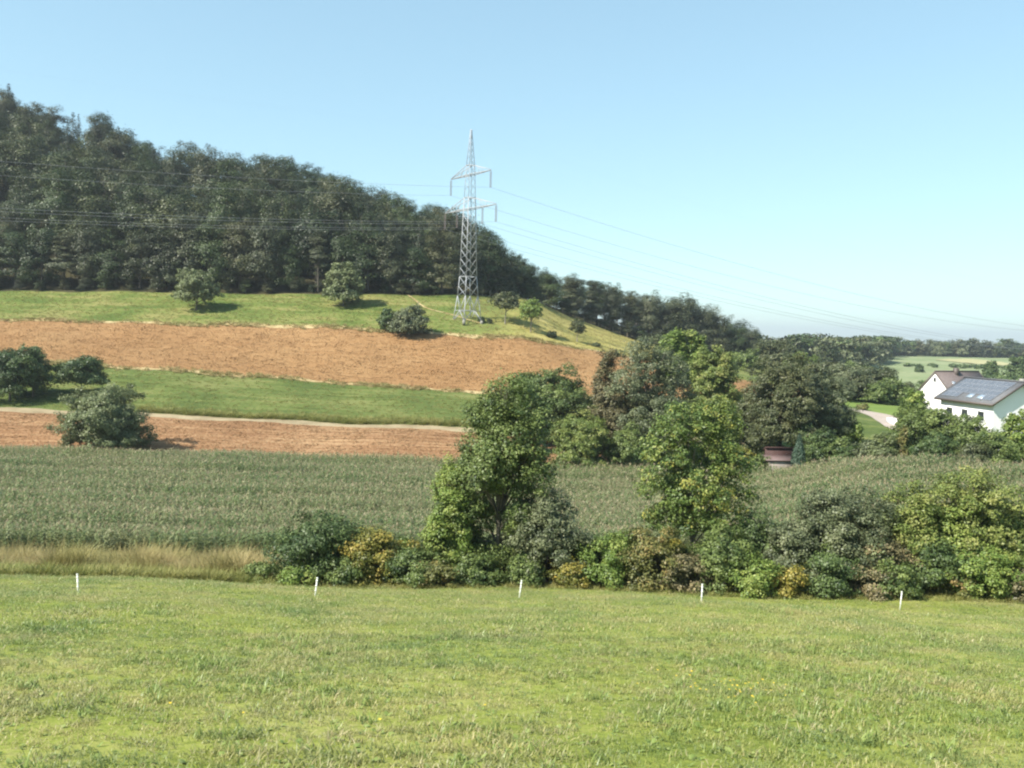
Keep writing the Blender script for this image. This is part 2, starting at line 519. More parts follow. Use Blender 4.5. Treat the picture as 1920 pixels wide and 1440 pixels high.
patch('wooded_hill', rowf(7), rowf(8), M['forest_floor'], u1=U_SPLIT, nv=30)
patch('valley_field', rowf(7), rowf(8), M['far_land'], u0=U_SPLIT, nv=20)
patch('hill_back', rowf(8), rowf(9), M['forest_floor'], u1=U_SPLIT, nv=16)
patch('far_field', rowf(8), rowf(9), M['far_land'], u0=U_SPLIT, nv=20)
patch('far_valley', rowf(9), rowf(11), M['far_land'], nv=24)
patch('far_hills', rowf(11), rowf(14), M['far_land'], nv=40)
# pale stubble strips and the hamlet road, sheets laid on the ground
_t = lambda u: (np.asarray(u) - 792 / F) / (148 / F)
patch('stubble_field', lambda u: 628 - 70 * _t(u) + 45 * (_t(u) - 0.5) ** 2, lambda u: 640 + 46 * np.sin(np.clip(_t(u), 0.04, 0.97) * 3.14) - 50 * _t(u), M['stubble'], u0=792 / F, u1=940 / F, nu=30, nv=6, dz=0.35)
def margin(name, row, x0, x1, wd, mat):
    us = np.linspace((x0 - 960) / F, (x1 - 960) / F, 260)
    r = np.random.default_rng(row)
    wob = np.interp(np.arange(260), np.arange(0, 260, 4), r.uniform(0.25, 1.0, 65)) * wd
    c = row_d(row, us)
    Y = np.stack([c - wob * 0.5, c, c + wob * 0.6]); U = np.broadcast_to(us, Y.shape)
    v = np.stack([(U * Y).ravel(), Y.ravel(), gz_u(U.ravel(), Y.ravel()) + 0.05], 1)
    ix = np.arange(780).reshape(3, 260)
    q = np.stack([ix[:-1, :-1], ix[:-1, 1:], ix[1:, 1:], ix[1:, :-1]], -1).reshape(-1, 4)
    return link(name, mesh_np(name, v, quads=q, mat=mat, smooth=True), kind='structure')


M['straw_ground'] = ground('straw_ground', [(0.42, (0.26, 0.18, 0.08)), (0.60, (0.45, 0.36, 0.19))], 0.5, fine=3)
margin('field_margin', 5, -200, 1180, 2.2, M['straw_ground'])
margin('field_margin', 6, -200, 1130, 2.4, M['straw_ground'])


def ribbon(name, pts, width, mat, dz=0.05, n=40):
    pts = np.array(pts, float)
    k = np.linspace(0, len(pts) - 1, n)
    P = np.stack([pchip(np.arange(len(pts)), pts[:, c], k) for c in (0, 1)], 1)
    tg = np.gradient(P, axis=0); tg /= np.linalg.norm(tg, axis=1)[:, None]
    nr = np.stack([-tg[:, 1], tg[:, 0]], 1)
    v = []
    for s in (-1, -0.5, 0, 0.5, 1):
        q = P + nr * s * width / 2
        v.append(np.stack([q[:, 0], q[:, 1], gz(q[:, 0], q[:, 1]) + dz], 1))
    v = np.stack(v, 1).reshape(-1, 3)
    qs = [(i * 5 + j, i * 5 + j + 1, (i + 1) * 5 + j + 1, (i + 1) * 5 + j) for i in range(n - 1) for j in range(4)]
    return link(name, mesh_np(name, v, quads=qs, mat=mat, smooth=True), kind='structure')


h1, h2, h3 = hit(762, 552), hit(800, 578), hit(852, 592)
ribbon('field_path', [h1[:2], h2[:2], h3[:2], hit(900, 606)[:2]], 0.5, M['straw_ground'], 0.06)


# ------------------------------------------------------------------ foliage
def unit(v):
    return v / (np.linalg.norm(v, axis=-1, keepdims=True) + 1e-9)


def leaves(rng, c, out, size, tint, up=0.4, rnd=0.55, asp=0.6, fold=0.12):
    n = len(c)
    nrm = unit(out * 1.0 + np.array([0, 0, up]) + rng.normal(0, rnd, (n, 3)))
    t = unit(np.cross(nrm, rng.normal(0, 1, (n, 3))))
    b = np.cross(nrm, t)
    l = size * rng.uniform(0.65, 1.35, n)[:, None] * 0.5
    wd = l * asp
    v = np.stack([c - t * l, c + b * wd + nrm * l * fold, c + t * l, c - b * wd + nrm * l * fold], 1).reshape(-1, 3)
    return v, np.arange(4 * n).reshape(-1, 4)


def clump_points(rng, centres, radii, per, flat=0.65):
    """Leaf positions around clump centres; clumps are flattened and denser at their outside."""
    k = len(centres)
    cnt = rng.poisson(per * (radii / radii.mean()) ** 2).clip(3)
    ci = np.repeat(np.arange(k), cnt)
    d = unit(rng.normal(0, 1, (len(ci), 3)))
    r = rng.uniform(0.25, 1.0, len(ci)) ** 0.6
    off = d * r[:, None] * radii[ci][:, None] * np.array([1, 1, flat])
    return ci, centres[ci] + off, d


def crown(rng, lobes, nclump, per, leaf, clump_r, tint_sd=0.16, inner=0.45, under=-0.45, up=0.45, flat=0.65, twig=0.05, lt=0.12, rnd=0.55):
    """lobes: list of (centre, radii). Clumps sit on the lobe shells; returns verts, quads, tint, clump centres."""
    L = np.array([np.r_[c, r] for c, r in lobes], float)
    wgt = (L[:, 3] * L[:, 4] + L[:, 3] * L[:, 5] + L[:, 4] * L[:, 5]); wgt /= wgt.sum()
    li = rng.choice(len(L), nclump, p=wgt)
    d = unit(rng.normal(0, 1, (nclump * 3, 3)))
    d = d[d[:, 2] > under][:nclump]
    while len(d) < nclump:
        e = unit(rng.normal(0, 1, (nclump, 3))); d = np.concatenate([d, e[e[:, 2] > under]])[:nclump]
    r = 1 - (1 - inner) * rng.uniform(0, 1, nclump) ** 2.2
    cen = L[li, :3] + d * r[:, None] * L[li, 3:]
    rad = clump_r * rng.uniform(0.55, 1.35, nclump)
    ctint = rng.normal(0.5, tint_sd, nclump)
    ci, pts, dd = clump_points(rng, cen, rad, per, flat)
    mid = (L[:, :3] * wgt[:, None]).sum(0)
    cd = unit((pts - mid) / np.array([1, 1, 1.25]))
    out = unit(0.65 * dd + 0.95 * cd)
    extra = int(len(pts) * twig)
    if extra:
        k = rng.integers(0, len(pts), extra)
        pts[k] += out[k] * rng.uniform(0.2, 0.8, extra)[:, None] * clump_r
    tint = np.clip(ctint[ci] + rng.normal(0, lt, len(ci)), 0, 1)
    v, q = leaves(rng, pts, out, leaf, tint, up=up, rnd=rnd)
    return v, q, tint, cen


def limbs(rng, base, height, r0, targets, lean=(0, 0), fork=0.35, n=6):
    """Tapered trunk with limbs reaching towards some of the clumps."""
    mb = MB()
    k = 9
    t = np.linspace(0, 1, k)
    wob = np.cumsum(rng.normal(0, 0.012 * height, (k, 2)), 0) * t[:, None]
    spine = np.stack([base[0] + lean[0] * t ** 1.3 + wob[:, 0], base[1] + lean[1] * t ** 1.3 + wob[:, 1], base[2] - 0.3 + (height + 0.3) * t], 1)
    rr = r0 * (1 - 0.85 * t) + 0.012
    rr[0] *= 1.35
    mb.tube(spine, rr, n)
    for tg in targets:
        h = np.clip((tg[2] - base[2]) / height * rng.uniform(0.45, 0.8), fork * 0.6, 0.93)
        i = h * (k - 1); a = int(i); f = i - a
        s = spine[a] * (1 - f) + spine[min(a + 1, k - 1)] * f
        rs = (rr[a] * (1 - f) + rr[min(a + 1, k - 1)] * f) * 0.55
        m1 = s * 0.5 + tg * 0.5 + np.array([0, 0, 0.06 * height * rng.uniform(0.2, 1)])
        tt = np.linspace(0, 1, 6)[:, None]
        pts = (1 - tt) ** 2 * s + 2 * tt * (1 - tt) * m1 + tt ** 2 * tg
        mb.tube(pts, np.linspace(rs, 0.01 + 0.1 * rs, 6), 5)
    return mb


def make_tree_meshes(key, seed, lobes, height, r0, mat, nclump, per, leaf, clump_r, trunk_h=0.85, nlimb=14, lean=(0, 0), bark='bark', **kw):
    rng = np.random.default_rng(seed)
    v, q, tint, cen = crown(rng, lobes, nclump, per, leaf, clump_r, **kw)
    v[:, 2] = np.maximum(v[:, 2], 0.02)
    cm = mesh_np(key + '_crown', v, quads=q, mat=mat, tint=tint)
    tg = cen[rng.choice(len(cen), min(nlimb, len(cen)), replace=False)]
    tm = limbs(rng, (0, 0, 0), height * trunk_h, r0, tg, lean=lean).mesh(key + '_trunk', M[bark], smooth=True)
    return tm, cm


def put_tree(name, meshes, loc, label, cat='tree', group=None, rz=0.0, sc=(1, 1, 1), parts=('trunk', 'crown')):
    e = empty(name, loc, label, cat, group, rz)
    e.scale = sc
    for pn, me in zip(parts, meshes):
        link(pn, me, parent=e)
    return e


def round_lobes(rng, wd, h, z0, n=6, taper=0.6, dp=None):
    """Overlapping lobes filling a crown wd wide, from z0 to h: a core, a low skirt, a belt and a top."""
    H_ = h - z0
    lob = [((0, 0, z0 + H_ * 0.47), (wd * 0.34, wd * 0.34, H_ * 0.44))]
    for ring, (rf, zf, sz, zs, k) in enumerate([(0.31, 0.20, 0.20, 0.20, n), (0.30, 0.46, 0.20, 0.20, n), (0.24, 0.69, 0.19, 0.19, max(4, n - 2))]):
        a0 = rng.uniform(0, 6.28)
        for i in range(k):
            a = a0 + 6.283 * i / k + rng.normal(0, 0.25)
            rr = wd * sz * rng.uniform(0.75, 1.2)
            ro = wd * rf * rng.uniform(0.75, 1.08) * (1 - 0.3 * taper * max(0, zf - 0.4))
            lob.append(((math.cos(a) * ro, math.sin(a) * ro, z0 + H_ * (zf + rng.normal(0, 0.06))), (rr, rr, H_ * zs * rng.uniform(0.8, 1.2))))
    lob.append(((rng.normal(0, wd * 0.07), 0, z0 + H_ * 0.82), (wd * 0.22, wd * 0.22, H_ * 0.17)))
    return lob


def tree_at(name, px, d, top, wpx, mat, label, base=None, z0=0.25, seed=None, dens=1.0, leaf=None, cat='tree', group=None, nl=7, r0=None, lean=(0, 0), bark='bark', inner=0.45, parts=('trunk', 'crown'), under=-0.45, clump=None, nlimb=16, sd=0.16, flat=0.65, taper=0.6):
    """A tree or shrub standing on the ground at photo column px, d metres ahead; crown wpx photo pixels wide reaching row top."""
    if base is not None:
        p = hit(px, base); d = p[1]
    u = ray(px, 720 if base is None else base)[0]
    x, y = u * d, d
    z = g1(x, y)
    tz = PX(px, top, d)[2]
    h = tz - z
    wd = wpx * d / F
    rng = np.random.default_rng(seed if seed is not None else int(px * 7 + top))
    lob = round_lobes(rng, wd, h, h * z0, nl, taper)
    # never let a lobe dip into the ground or stick out of the top
    lob = [((c[0], c[1], min(max(c[2], r[2] * 0.7), h - r[2] * 0.95)), r) for c, r in lob]
    lf = leaf or max(0.10, d * 0.0022)
    cr = clump or max(0.28, wd * 0.085)
    area = wd * h * 3.2
    ncl = int(np.clip(area / (cr * cr * 1.55), 30, 520))
    per = int(np.clip(cr * cr * 3.6 / (lf * lf * 0.3), 14, 115) * dens)
    ms = make_tree_meshes(name, rng.integers(1e9), lob, h, r0 or max(0.06, h * 0.017), M[mat], ncl, per, lf, cr, lean=lean, bark=bark, inner=inner, under=under, nlimb=nlimb, tint_sd=sd, flat=flat)
    return put_tree(name, ms, (x, y, z), label, cat, group, parts=parts)


# ------------------------------------------------------------------ the wood on the hill
def spruce_meshes(key, seed, h, wd, mat):
    rng = np.random.default_rng(seed)
    cen = []; rad = []
    tiers = 26
    for i in range(tiers):
        f = i / (tiers - 1)
        z = h * (0.12 + 0.86 * f)
        rr = wd * 0.5 * (1 - f) ** 0.85 * rng.uniform(0.8, 1.1) + 0.12
        k = max(3, int(6 * (1 - f) + 3))
        for a in np.linspace(0, 2 * np.pi, k, endpoint=False) + rng.uniform(0, 6):
            for s in (0.45, 0.85):
                cen.append((math.cos(a) * rr * s, math.sin(a) * rr * s, z - rr * s * 0.28)); rad.append(0.2 * rr + 0.42)
    cen = np.array(cen); rad = np.array(rad)
    ci, pts, dd = clump_points(rng, cen, rad, 16, 0.6)
    tint = np.clip(rng.normal(0.5, 0.15, len(cen))[ci] + rng.normal(0, 0.12, len(ci)), 0, 1)
    out = unit(np.c_[pts[:, :2], np.full(len(pts), 0.3)])
    v, q = leaves(rng, pts, out, 0.5, tint, asp=0.4)
    cm = mesh_np(key + '_crown', v, quads=q, mat=mat, tint=tint)
    tm = MB().tube([(0, 0, -0.5), (0, 0, h * 0.5), (0, 0, h * 0.99)], [0.26, 0.15, 0.02], 6).mesh(key + '_trunk', M['bark'], True)
    return tm, cm


def layered_lobes(rng, wd, h, z0):
    lob = [((0, 0, z0 + (h - z0) * 0.5), (wd * 0.2, wd * 0.2, (h - z0) * 0.42))]
    for i in range(26):
        f = rng.uniform(0.03, 0.95)
        a = rng.uniform(0, 6.28)
        rr = wd * 0.5 * (1 - 0.6 * f) * rng.uniform(0.65, 1.1)
        lob.append(((math.cos(a) * rr * 0.6, math.sin(a) * rr * 0.6, z0 + (h - z0) * f), (rr * 0.5, rr * 0.5, rng.uniform(0.4, 0.9))))
    return lob


WOOD = []      # (kind, meshes, height, width)
for i in range(5):
    r = np.random.default_rng(100 + i)
    h, wd = 18.5 + 1.2 * i, 11.5 + 1.1 * (i % 3)
    WOOD.append(('broad', make_tree_meshes('broadleaf%d' % i, 200 + i, round_lobes(r, wd, h, h * 0.10, 7), h, 0.32, M[['oak', 'dusty', 'oak', 'dusty', 'wood_dark'][i]], 80, 120, 0.45, 2.0, inner=0.65, nlimb=12, tint_sd=0.2, lt=0.05, rnd=0.36), h, wd))
for i in range(3):
    r = np.random.default_rng(140 + i)
    h, wd = 16.5 + 1.5 * i, 10.5 + 1.0 * i
    WOOD.append(('edge', make_tree_meshes('edgetree%d' % i, 240 + i, round_lobes(r, wd, h, h * 0.0, 8, taper=0.5), h, 0.28, M[['wood_grey', 'wood_dark', 'dusty'][i]], 85, 115, 0.43, 1.85, inner=0.65, nlimb=12, tint_sd=0.2, lt=0.05, rnd=0.36), h, wd))
for i in range(2):
    r = np.random.default_rng(160 + i)
    h, wd = 18 + 2 * i, 11.0
    WOOD.append(('layered', make_tree_meshes('layered%d' % i, 260 + i, layered_lobes(r, wd, h, h * 0.03), h, 0.3, M['wood_grey'], 120, 85, 0.42, 1.5, nlimb=14, flat=0.32, up=0.9, tint_sd=0.14, lt=0.05, rnd=0.36), h, wd))
for i in range(2):
    WOOD.append(('spruce', spruce_meshes('spruce%d' % i, 300 + i, 21 + 2 * i, 8.5, M['spruce']), 21 + 2 * i, 8.5))
WL = {
    'broad': ('broadleaf_tree', 'tall rounded broadleaf tree within the dark wood covering the hillside', 'broadleaf trees of the hillside wood'),
    'edge': ('edge_tree', 'bushy tree with branches down to the ground at the lower edge of the hillside wood', 'trees along the edge of the hillside wood'),
    'layered': ('layered_tree', 'grey-green tree with flat tiers of branches at the edge of the hillside wood', 'tiered trees at the edge of the hillside wood'),
    'spruce': ('spruce_tree', 'dark pointed spruce rising among the broadleaf trees of the hillside wood', 'spruces of the hillside wood'),
}
SKY = [(-450, 105), (0, 168), (20, 165), (45, 190), (170, 195), (260, 255), (300, 256), (450, 275), (560, 293), (620, 325), (700, 345), (780, 375), (850, 388), (905, 420), (950, 462), (1000, 497), (1080, 515), (1130, 522), (1200, 545), (1280, 550), (1340, 580), (1400, 604), (1425, 632), (1480, 650)]
SKX = np.array([s[0] for s in SKY], float); SKYY = np.array([s[1] for s in SKY], float)
rng = np.random.default_rng(11)
spots = []
cands = []
for k in range(9000):
    u = rng.uniform(-0.66, 0.27)
    d = rng.uniform(210, 440)
    cands.append((u, d))
# the edge first, evenly, then the slope behind
edge = []
u = -0.66
while u < 0.265:
    d = float(row_d(7, u)) + rng.uniform(2.0, 5.0)
    edge.append((u, d))
    u += rng.uniform(5.2, 6.6) / d
allp = [(u, d, 'e') for u, d in edge] + [((px - 960) / F, float(row_d(7, (px - 960) / F)) + 14, 'b') for px in (965, 990, 1015, 1040, 1065, 1090)]
for u, d in cands:
    a = float(row_d(7, u)) + 8; b = float(row_d(8, u)) + 28
    if a < d < b and (d > a + 13 or rng.random() < 0.35):
        allp.append((u, d, 'b'))
kept = []
grid = {}
for u, d, t in allp:
    x = u * d
    near = False
    sp = 5.0 if t == 'e' else 8.8 + 2.0 * (d - 230) / 150
    gxk, gyk = int(x // 12), int(d // 12)
    for ax in (-1, 0, 1):
        for ay in (-1, 0, 1):
            for (x2, y2) in grid.get((gxk + ax, gyk + ay), ()):
                if (x - x2) ** 2 + (d - y2) ** 2 < sp * sp:
                    near = True
    if near:
        continue
    grid.setdefault((gxk, gyk), []).append((x, d))
    kept.append((x, d, t))
nwood = 0
for x, d, t in kept:
    u = x / d
    z = g1(x, d)
    px = 960 + u * F
    if t == 'e':
        kind = rng.choice(['edge', 'layered'], p=[0.84, 0.16])
        if 480 < px < 640 and rng.random() < 0.5:
            kind = 'layered'
    else:
        kind = rng.choice(['broad', 'spruce', 'edge'], p=[0.78, 0.09, 0.13])
        if kind == 'edge':
            kind = 'broad'
    opts = [wd for wd in WOOD if wd[0] == kind]
    _, ms, h, wd = opts[rng.integers(len(opts))]
    # the skyline of the photograph bounds how tall a tree may stand here
    lim = PX(px, float(np.interp(px, SKX, SKYY)) + rng.uniform(-3, 9), d)[2] - z
    want = h * rng.uniform(0.72, 1.18)
    if t == 'e':
        want = rng.uniform(12, 18.5)
    if lim < 7:
        continue
    hh = min(want, lim - 3.0 if kind == 'spruce' else lim)
    if hh < 6:
        continue
    if d > float(row_d(8, u)) - 22 and t == 'b' and hh > lim - 6 and kind == 'broad':
        hh = lim * rng.uniform(0.93, 1.0) if lim < 27 else hh
    s = hh / h
    sw = max(s, 0.75) * rng.uniform(0.80, 1.25)
    nm, lb, gr = WL[kind]
    if kind == 'broad':
        tone = 'brownish' if 'dusty' in ms[1].materials[0].name else 'dark green'
        lo, hi_ = float(row_d(7, u)), float(row_d(8, u))
        if px > 960:
            zone = 'in the low tail of the wood beyond the dry meadow'
        elif d > hi_ - 25:
            zone = 'on the crest of the wooded hill against the sky'
        elif d < lo + 30:
            zone = 'just behind the front row of the hillside wood'
        else:
            zone = 'halfway up the wooded slope'
        lb = 'rounded %s broadleaf tree %s' % (tone, zone)
        gr = '%s broadleaf trees %s' % (tone, zone)
    elif kind in ('edge', 'layered') and px > 960:
        lb = lb.replace('hillside wood', 'wood').replace(' with branches down to the ground', '').replace('grey-green ', '').replace('at the', 'behind the dry meadow, at the'); gr += ' behind the dry meadow'
    put_tree(nm, ms, (x, d, z), lb, 'tree', gr, rz=rng.uniform(0, 6.28), sc=(sw, sw, s))
    nwood += 1
print('wood trees', nwood)
u = -0.62
k = 0
while u < 0.26:
    d = float(row_d(7, u)) + rng.uniform(0.3, 1.6)
    right = u > -0.05
    hh = rng.uniform(3.2, 6.0) if right else rng.uniform(2.2, 4.2)
    _, ms, h, wd = [w_ for w_ in WOOD if w_[0] == 'edge'][k % 3]
    s_ = hh / h
    sw = s_ * rng.uniform(1.2, 1.9)
    put_tree('undergrowth_bush', ms, (u * d, d, g1(u * d, d)), 'low leafy undergrowth bush at the very foot of the wood edge', 'bush', 'undergrowth bushes along the wood edge', rz=rng.uniform(0, 6.28), sc=(sw, sw, s_), parts=('stem', 'foliage'))
    u += (rng.uniform(2.6, 4.2) if right else rng.uniform(3.6, 6.5)) / d; k += 1
print('undergrowth', k)
# the lone spruce tip standing over the skyline at the far left
p = PX(18, 400, 318); zz = g1(p[0], p[1]); ht = PX(20, 156, 318)[2] - zz
put_tree('spruce_tree', WOOD[-1][1], (p[0], p[1], zz), 'tallest spruce, its pointed tip standing clear above the skyline of the wood', 'tree', rz=1.0, sc=(1.3, 1.3, ht / WOOD[-1][2]))

# ------------------------------------------------------------------ single trees on the slope
tree_at('meadow_tree', 368, 0, 505, 88, 'willow', 'small leaning tree with a bare trunk on the green strip below the wood', base=582, z0=0.16, lean=(0.6, 0), dens=0.8, clump=0.7)
tree_at('meadow_tree', 643, 0, 487, 76, 'willow', 'rounded egg-shaped tree casting a dark shadow, just in front of the wood', base=574, z0=0.02, clump=0.75)
tree_at('grey_bush', 768, 0, 571, 82, 'grey', 'large round grey-green bush at the top edge of the orange field', base=629, z0=0.02, clump=0.65, cat='bush', parts=('stem', 'foliage'), under=-0.7)
tree_at('grey_bush', 727, 0, 578, 40, 'dark', 'smaller dark bush grown against the big round bush by the orange field', base=622, z0=0.02, clump=0.5, cat='bush', parts=('stem', 'foliage'), under=-0.7)
tree_at('fruit_tree', 947, 0, 546, 66, 'olive', 'thin open fruit tree with brownish leaves beside the pylon', base=607, z0=0.40, dens=0.35, clump=0.6, bark='pale_bark', r0=0.16)
tree_at('fruit_tree', 995, 0, 561, 52, 'fresh', 'young light green fruit tree with a pale trunk on the dry meadow', base=622, z0=0.38, dens=0.45, clump=0.6, bark='pale_bark', r0=0.15)
tree_at('fruit_tree', 1082, 0, 598, 30, 'olive', 'smallest slender fruit tree, alone on the dry meadow towards the fence', base=641, z0=0.4, dens=0.6, clump=0.45, bark='pale_bark', r0=0.12)
tree_at('low_bush', 1034, 0, 622, 22, 'olive', 'low dark bush lying in the dry meadow below the fruit trees', base=633, z0=0.0, cat='bush', parts=('stem', 'foliage'), under=-0.7, clump=0.4)
tree_at('low_bush', 902, 0, 594, 14, 'dark', 'tiny dark bush at the foot of the pylon', base=604, z0=0.0, cat='bush', parts=('stem', 'foliage'), under=-0.7, clump=0.3)
tree_at('low_bush', 918, 0, 597, 10, 'olive', 'tiny brownish bush between the pylon and the fruit trees', base=607, z0=0.0, cat='bush', parts=('stem', 'foliage'), under=-0.7, clump=0.3)
tree_at('low_bush', 1118, 0, 643, 16, 'olive', 'small tuft-like bush on the field margin above the orange field', base=650, z0=0.0, cat='bush', parts=('stem', 'foliage'), under=-0.7, clump=0.3)
# left side, between the green field and the track
tree_at('dark_tree', 18, 137, 655, 120, 'dark', 'broad dark tree at the track, its crown cut by the edge of the green field', z0=0.10, clump=0.85)
tree_at('dark_tree', 62, 139, 647, 82, 'dark', 'taller dark tree standing close against the broad one by the track', z0=0.15, clump=0.8)
tree_at('dark_tree', 152, 141, 670, 102, 'dark', 'flat-topped dark tree with a short trunk by itself on the green field', z0=0.32, clump=0.8)
tree_at('willow_bush', 198, 113, 722, 195, 'willow', 'wide silvery willow bush standing at the far edge of the maize', z0=0.0, clump=0.75, cat='bush', parts=('stem', 'foliage'), under=-0.7, inner=0.35, taper=0.7)

# ------------------------------------------------------------------ trees beyond the maize, right of the middle
tree_at('round_tree', 1022, 123, 682, 205, 'hedge', 'rounded grey-green tree behind the tall slender tree of the hedgerow', z0=0.05, clump=0.85)
tree_at('pale_shrub', 1096, 108, 772, 146, 'lime', 'pale yellow-green rounded shrub behind the maize', z0=0.0, clump=0.6, cat='shrub', parts=('stem', 'foliage'), under=-0.7)
tree_at('tall_tree', 1222, 113, 624, 185, 'grey', 'tallest grey-green tree behind the maize, with limbs showing through gaps', z0=0.12, dens=0.62, clump=0.8, nlimb=26, bark='pale_bark')
tree_at('slim_tree', 1136, 115, 655, 55, 'purple', 'slim brownish tree at the side of the tallest tree behind the maize', z0=0.2, dens=0.7, clump=0.6)
tree_at('slim_tree', 1165, 114, 730, 80, 'purple', 'short brownish tree filling the foot of the tallest tree', z0=0.05, dens=0.8, clump=0.6)
tree_at('bright_tree', 1338, 132, 648, 105, 'lime', 'bright yellow-green tree right beside the tallest tree', z0=0.12, clump=0.75)
tree_at('bright_tree', 1262, 150, 612, 66, 'fresh', 'pale green tree top peeping over the tallest tree', z0=0.2, clump=0.8)
tree_at('bright_tree', 1305, 150, 622, 52, 'fresh', 'narrow light green tree top between the tallest tree and the wood', z0=0.2, clump=0.8)
tree_at('dark_shrub', 1182, 108, 792, 100, 'hedge', 'dark green shrub at the maize edge beside the pale shrub', z0=0.0, clump=0.55, cat='shrub', parts=('stem', 'foliage'), under=-0.7)
tree_at('dark_shrub', 1255, 110, 768, 95, 'grey', 'grey-green shrub under the tallest tree', z0=0.0, clump=0.6, cat='shrub', parts=('stem', 'foliage'), under=-0.7)
tree_at('dark_shrub', 1350, 112, 745, 110, 'hedge', 'tall green shrub under the bright tree', z0=0.0, clump=0.6, cat='shrub', parts=('stem', 'foliage'), under=-0.7)
tree_at('broad_tree', 1468, 110, 660, 150, 'olive', 'broad grey-brown tree shading the little red hut', z0=0.02, clump=0.8)
tree_at('broad_tree', 1548, 113, 690, 115, 'grey', 'dark grey-green tree grown into the broad tree behind the hut', z0=0.0, clump=0.8)
tree_at('broad_tree', 1415, 116, 712, 70, 'olive', 'smaller brownish tree at the left flank of the broad tree by the hut', z0=0.02, clump=0.7, dens=0.8)
for px, d, top, wp, mt, lb in [
    (1400, 104, 838, 46, 'yellow', 'flowering yellowish garden shrub left of the red hut'),
    (1428, 103, 850, 36, 'hedge', 'low green garden shrub directly left of the red hut'),
    (1535, 104, 812, 60, 'dark', 'dark shrub in the shade right of the small cypress'),
    (1580, 103, 818, 66, 'hedge', 'green shrub at the corner of the maize, below the lawn'),
    (1606, 112, 788, 40, 'fresh', 'small round green bush alone on the lawn slope'),
    (1632, 99, 826, 54, 'grey', 'grey-green shrub on the maize crest below the road'),
    (1665, 97, 812, 52, 'willow', 'light grey shrub on the maize crest left of the tan dry shrub'),
    (1696, 97, 800, 24, 'stubbly', 'narrow dry tan shrub between green ones on the maize crest'),
    (1722, 101, 752, 88, 'hedge', 'tall green hedge shrub left of the white house'),
    (1716, 118, 730, 66, 'fresh', 'bright green tree left of the gabled house'),
    (1768, 100, 762, 92, 'hedge', 'dense green hedge shrub in front of the eaves of the white house'),
    (1820, 97, 776, 100, 'hedge', 'wide green hedge shrub below the solar roof'),
    (1756, 93, 812, 90, 'dark', 'low dark hedge shrub at the foot of the hedge by the house'),
    (1868, 92, 806, 90, 'hedge', 'low green hedge shrub below the corner of the white house'),
    (1912, 97, 766, 66, 'fresh', 'green bush standing before the gable wall of the white house'),
    (1965, 96, 770, 90, 'hedge', 'hedge bush past the gable wall of the white house'),
    (1830, 91, 828, 80, 'olive', 'brownish low hedge shrub on the crest of the maize'),
    (1640, 190, 690, 90, 'olive', 'brownish bushy tree above the hamlet road'),
    (1590, 185, 684, 96, 'grey', 'grey bushy tree in the valley behind the broad trees'),
    (1676, 182, 706, 60, 'hedge', 'green bushy tree at the bend of the hamlet road'),
    (1535, 190, 680, 80, 'olive', 'olive bushy tree in the valley right of the broad tree'),
    (1500, 240, 660, 70, 'fresh', 'light green valley tree below the end of the wood'),
    (1455, 270, 640, 90, 'olive', 'olive tree below the last trees of the wood'),
    (1620, 210, 690, 80, 'grey', 'bluish bushy tree on the valley side'),
    (1575, 178, 708, 70, 'grey', 'grey bush filling the gap behind the dark grey-green tree'),
    (1612, 182, 704, 64, 'olive', 'olive brown bush behind the hamlet road'),
    (1650, 178, 714, 56, 'hedge', 'green bush beside the hamlet road, under the olive trees'),
    (1560, 215, 678, 80, 'olive', 'brown olive bushy tree on the valley floor'),
    (1605, 260, 680, 70, 'hedge', 'green bushy tree at the margin of the far pale field'),
    (1655, 260, 692, 56, 'olive', 'small olive bushy tree at the margin of the far pale field'),
    (1700, 200, 716, 50, 'olive', 'small brownish bushy tree left behind the gabled house'),
    (1590, 100, 838, 60, 'dark', 'dark low shrub at the maize corner below the lawn'),
    (1552, 104, 800, 60, 'dark', 'dark undergrowth bush behind the cypress'),
    (1510, 108, 790, 60, 'dark', 'dark undergrowth bush in the shade of the broad tree'),
    (1445, 110, 775, 60, 'olive', 'brownish undergrowth bush behind the red hut'),
    (1400, 240, 655, 60, 'hedge', 'green valley tree below the tail of the wood'),
]:
    if mt == 'stubbly':
        mt = 'rusty'
    tall = (PX(px, top, d)[2] - g1(ray(px, 700)[0] * d, d)) > 6 and wp > 60
    tree_at('valley_tree' if d > 150 else ('garden_tree' if 'tree' in lb else 'hedge_shrub'), px, d, top, wp, mt, lb, z0=0.1 if d > 150 else 0.0, cat='tree' if 'tree' in lb else 'shrub', parts=('trunk', 'crown') if 'tree' in lb else ('stem', 'foliage'), under=-0.7, clump=max(0.4, wp * d / F * 0.11))
for px, d, top, wp, lb in [(1855, 420, 676, 30, 'round dark tree standing alone on the pale far field'), (1908, 420, 664, 44, 'larger dark tree on the pale far field beside the round one'), (1880, 350, 700, 90, 'wide dark bush row behind the solar roof'), (1722, 480, 682, 16, 'tiny bush on the boundary line of the far field'), (1735, 330, 712, 36, 'faint grey bush beside the gabled house')]:
    tree_at('far_tree', px, d, top, wp, 'dark', lb, z0=0.02, clump=max(0.8, wp * d / F * 0.12), under=-0.7)

for k, px in enumerate([1700, 1708, 1745, 1752, 1786, 1794, 1803, 1812, 1822, 1832, 1842, 1868, 1886]):
    tree_at('far_bush', px, 545 + 9 * (k % 3) - (px - 1700) * 0.1, 681 + 4 * (px - 1700) / 190 + (k % 2) * 2, 11 + 3 * (k % 3), 'dark', 'low bush in a thin hedge line across the pale far field', z0=0.0, clump=1.0, under=-0.7, cat='bush', group='hedge line across the pale far field', parts=('stem', 'foliage'), dens=0.6)

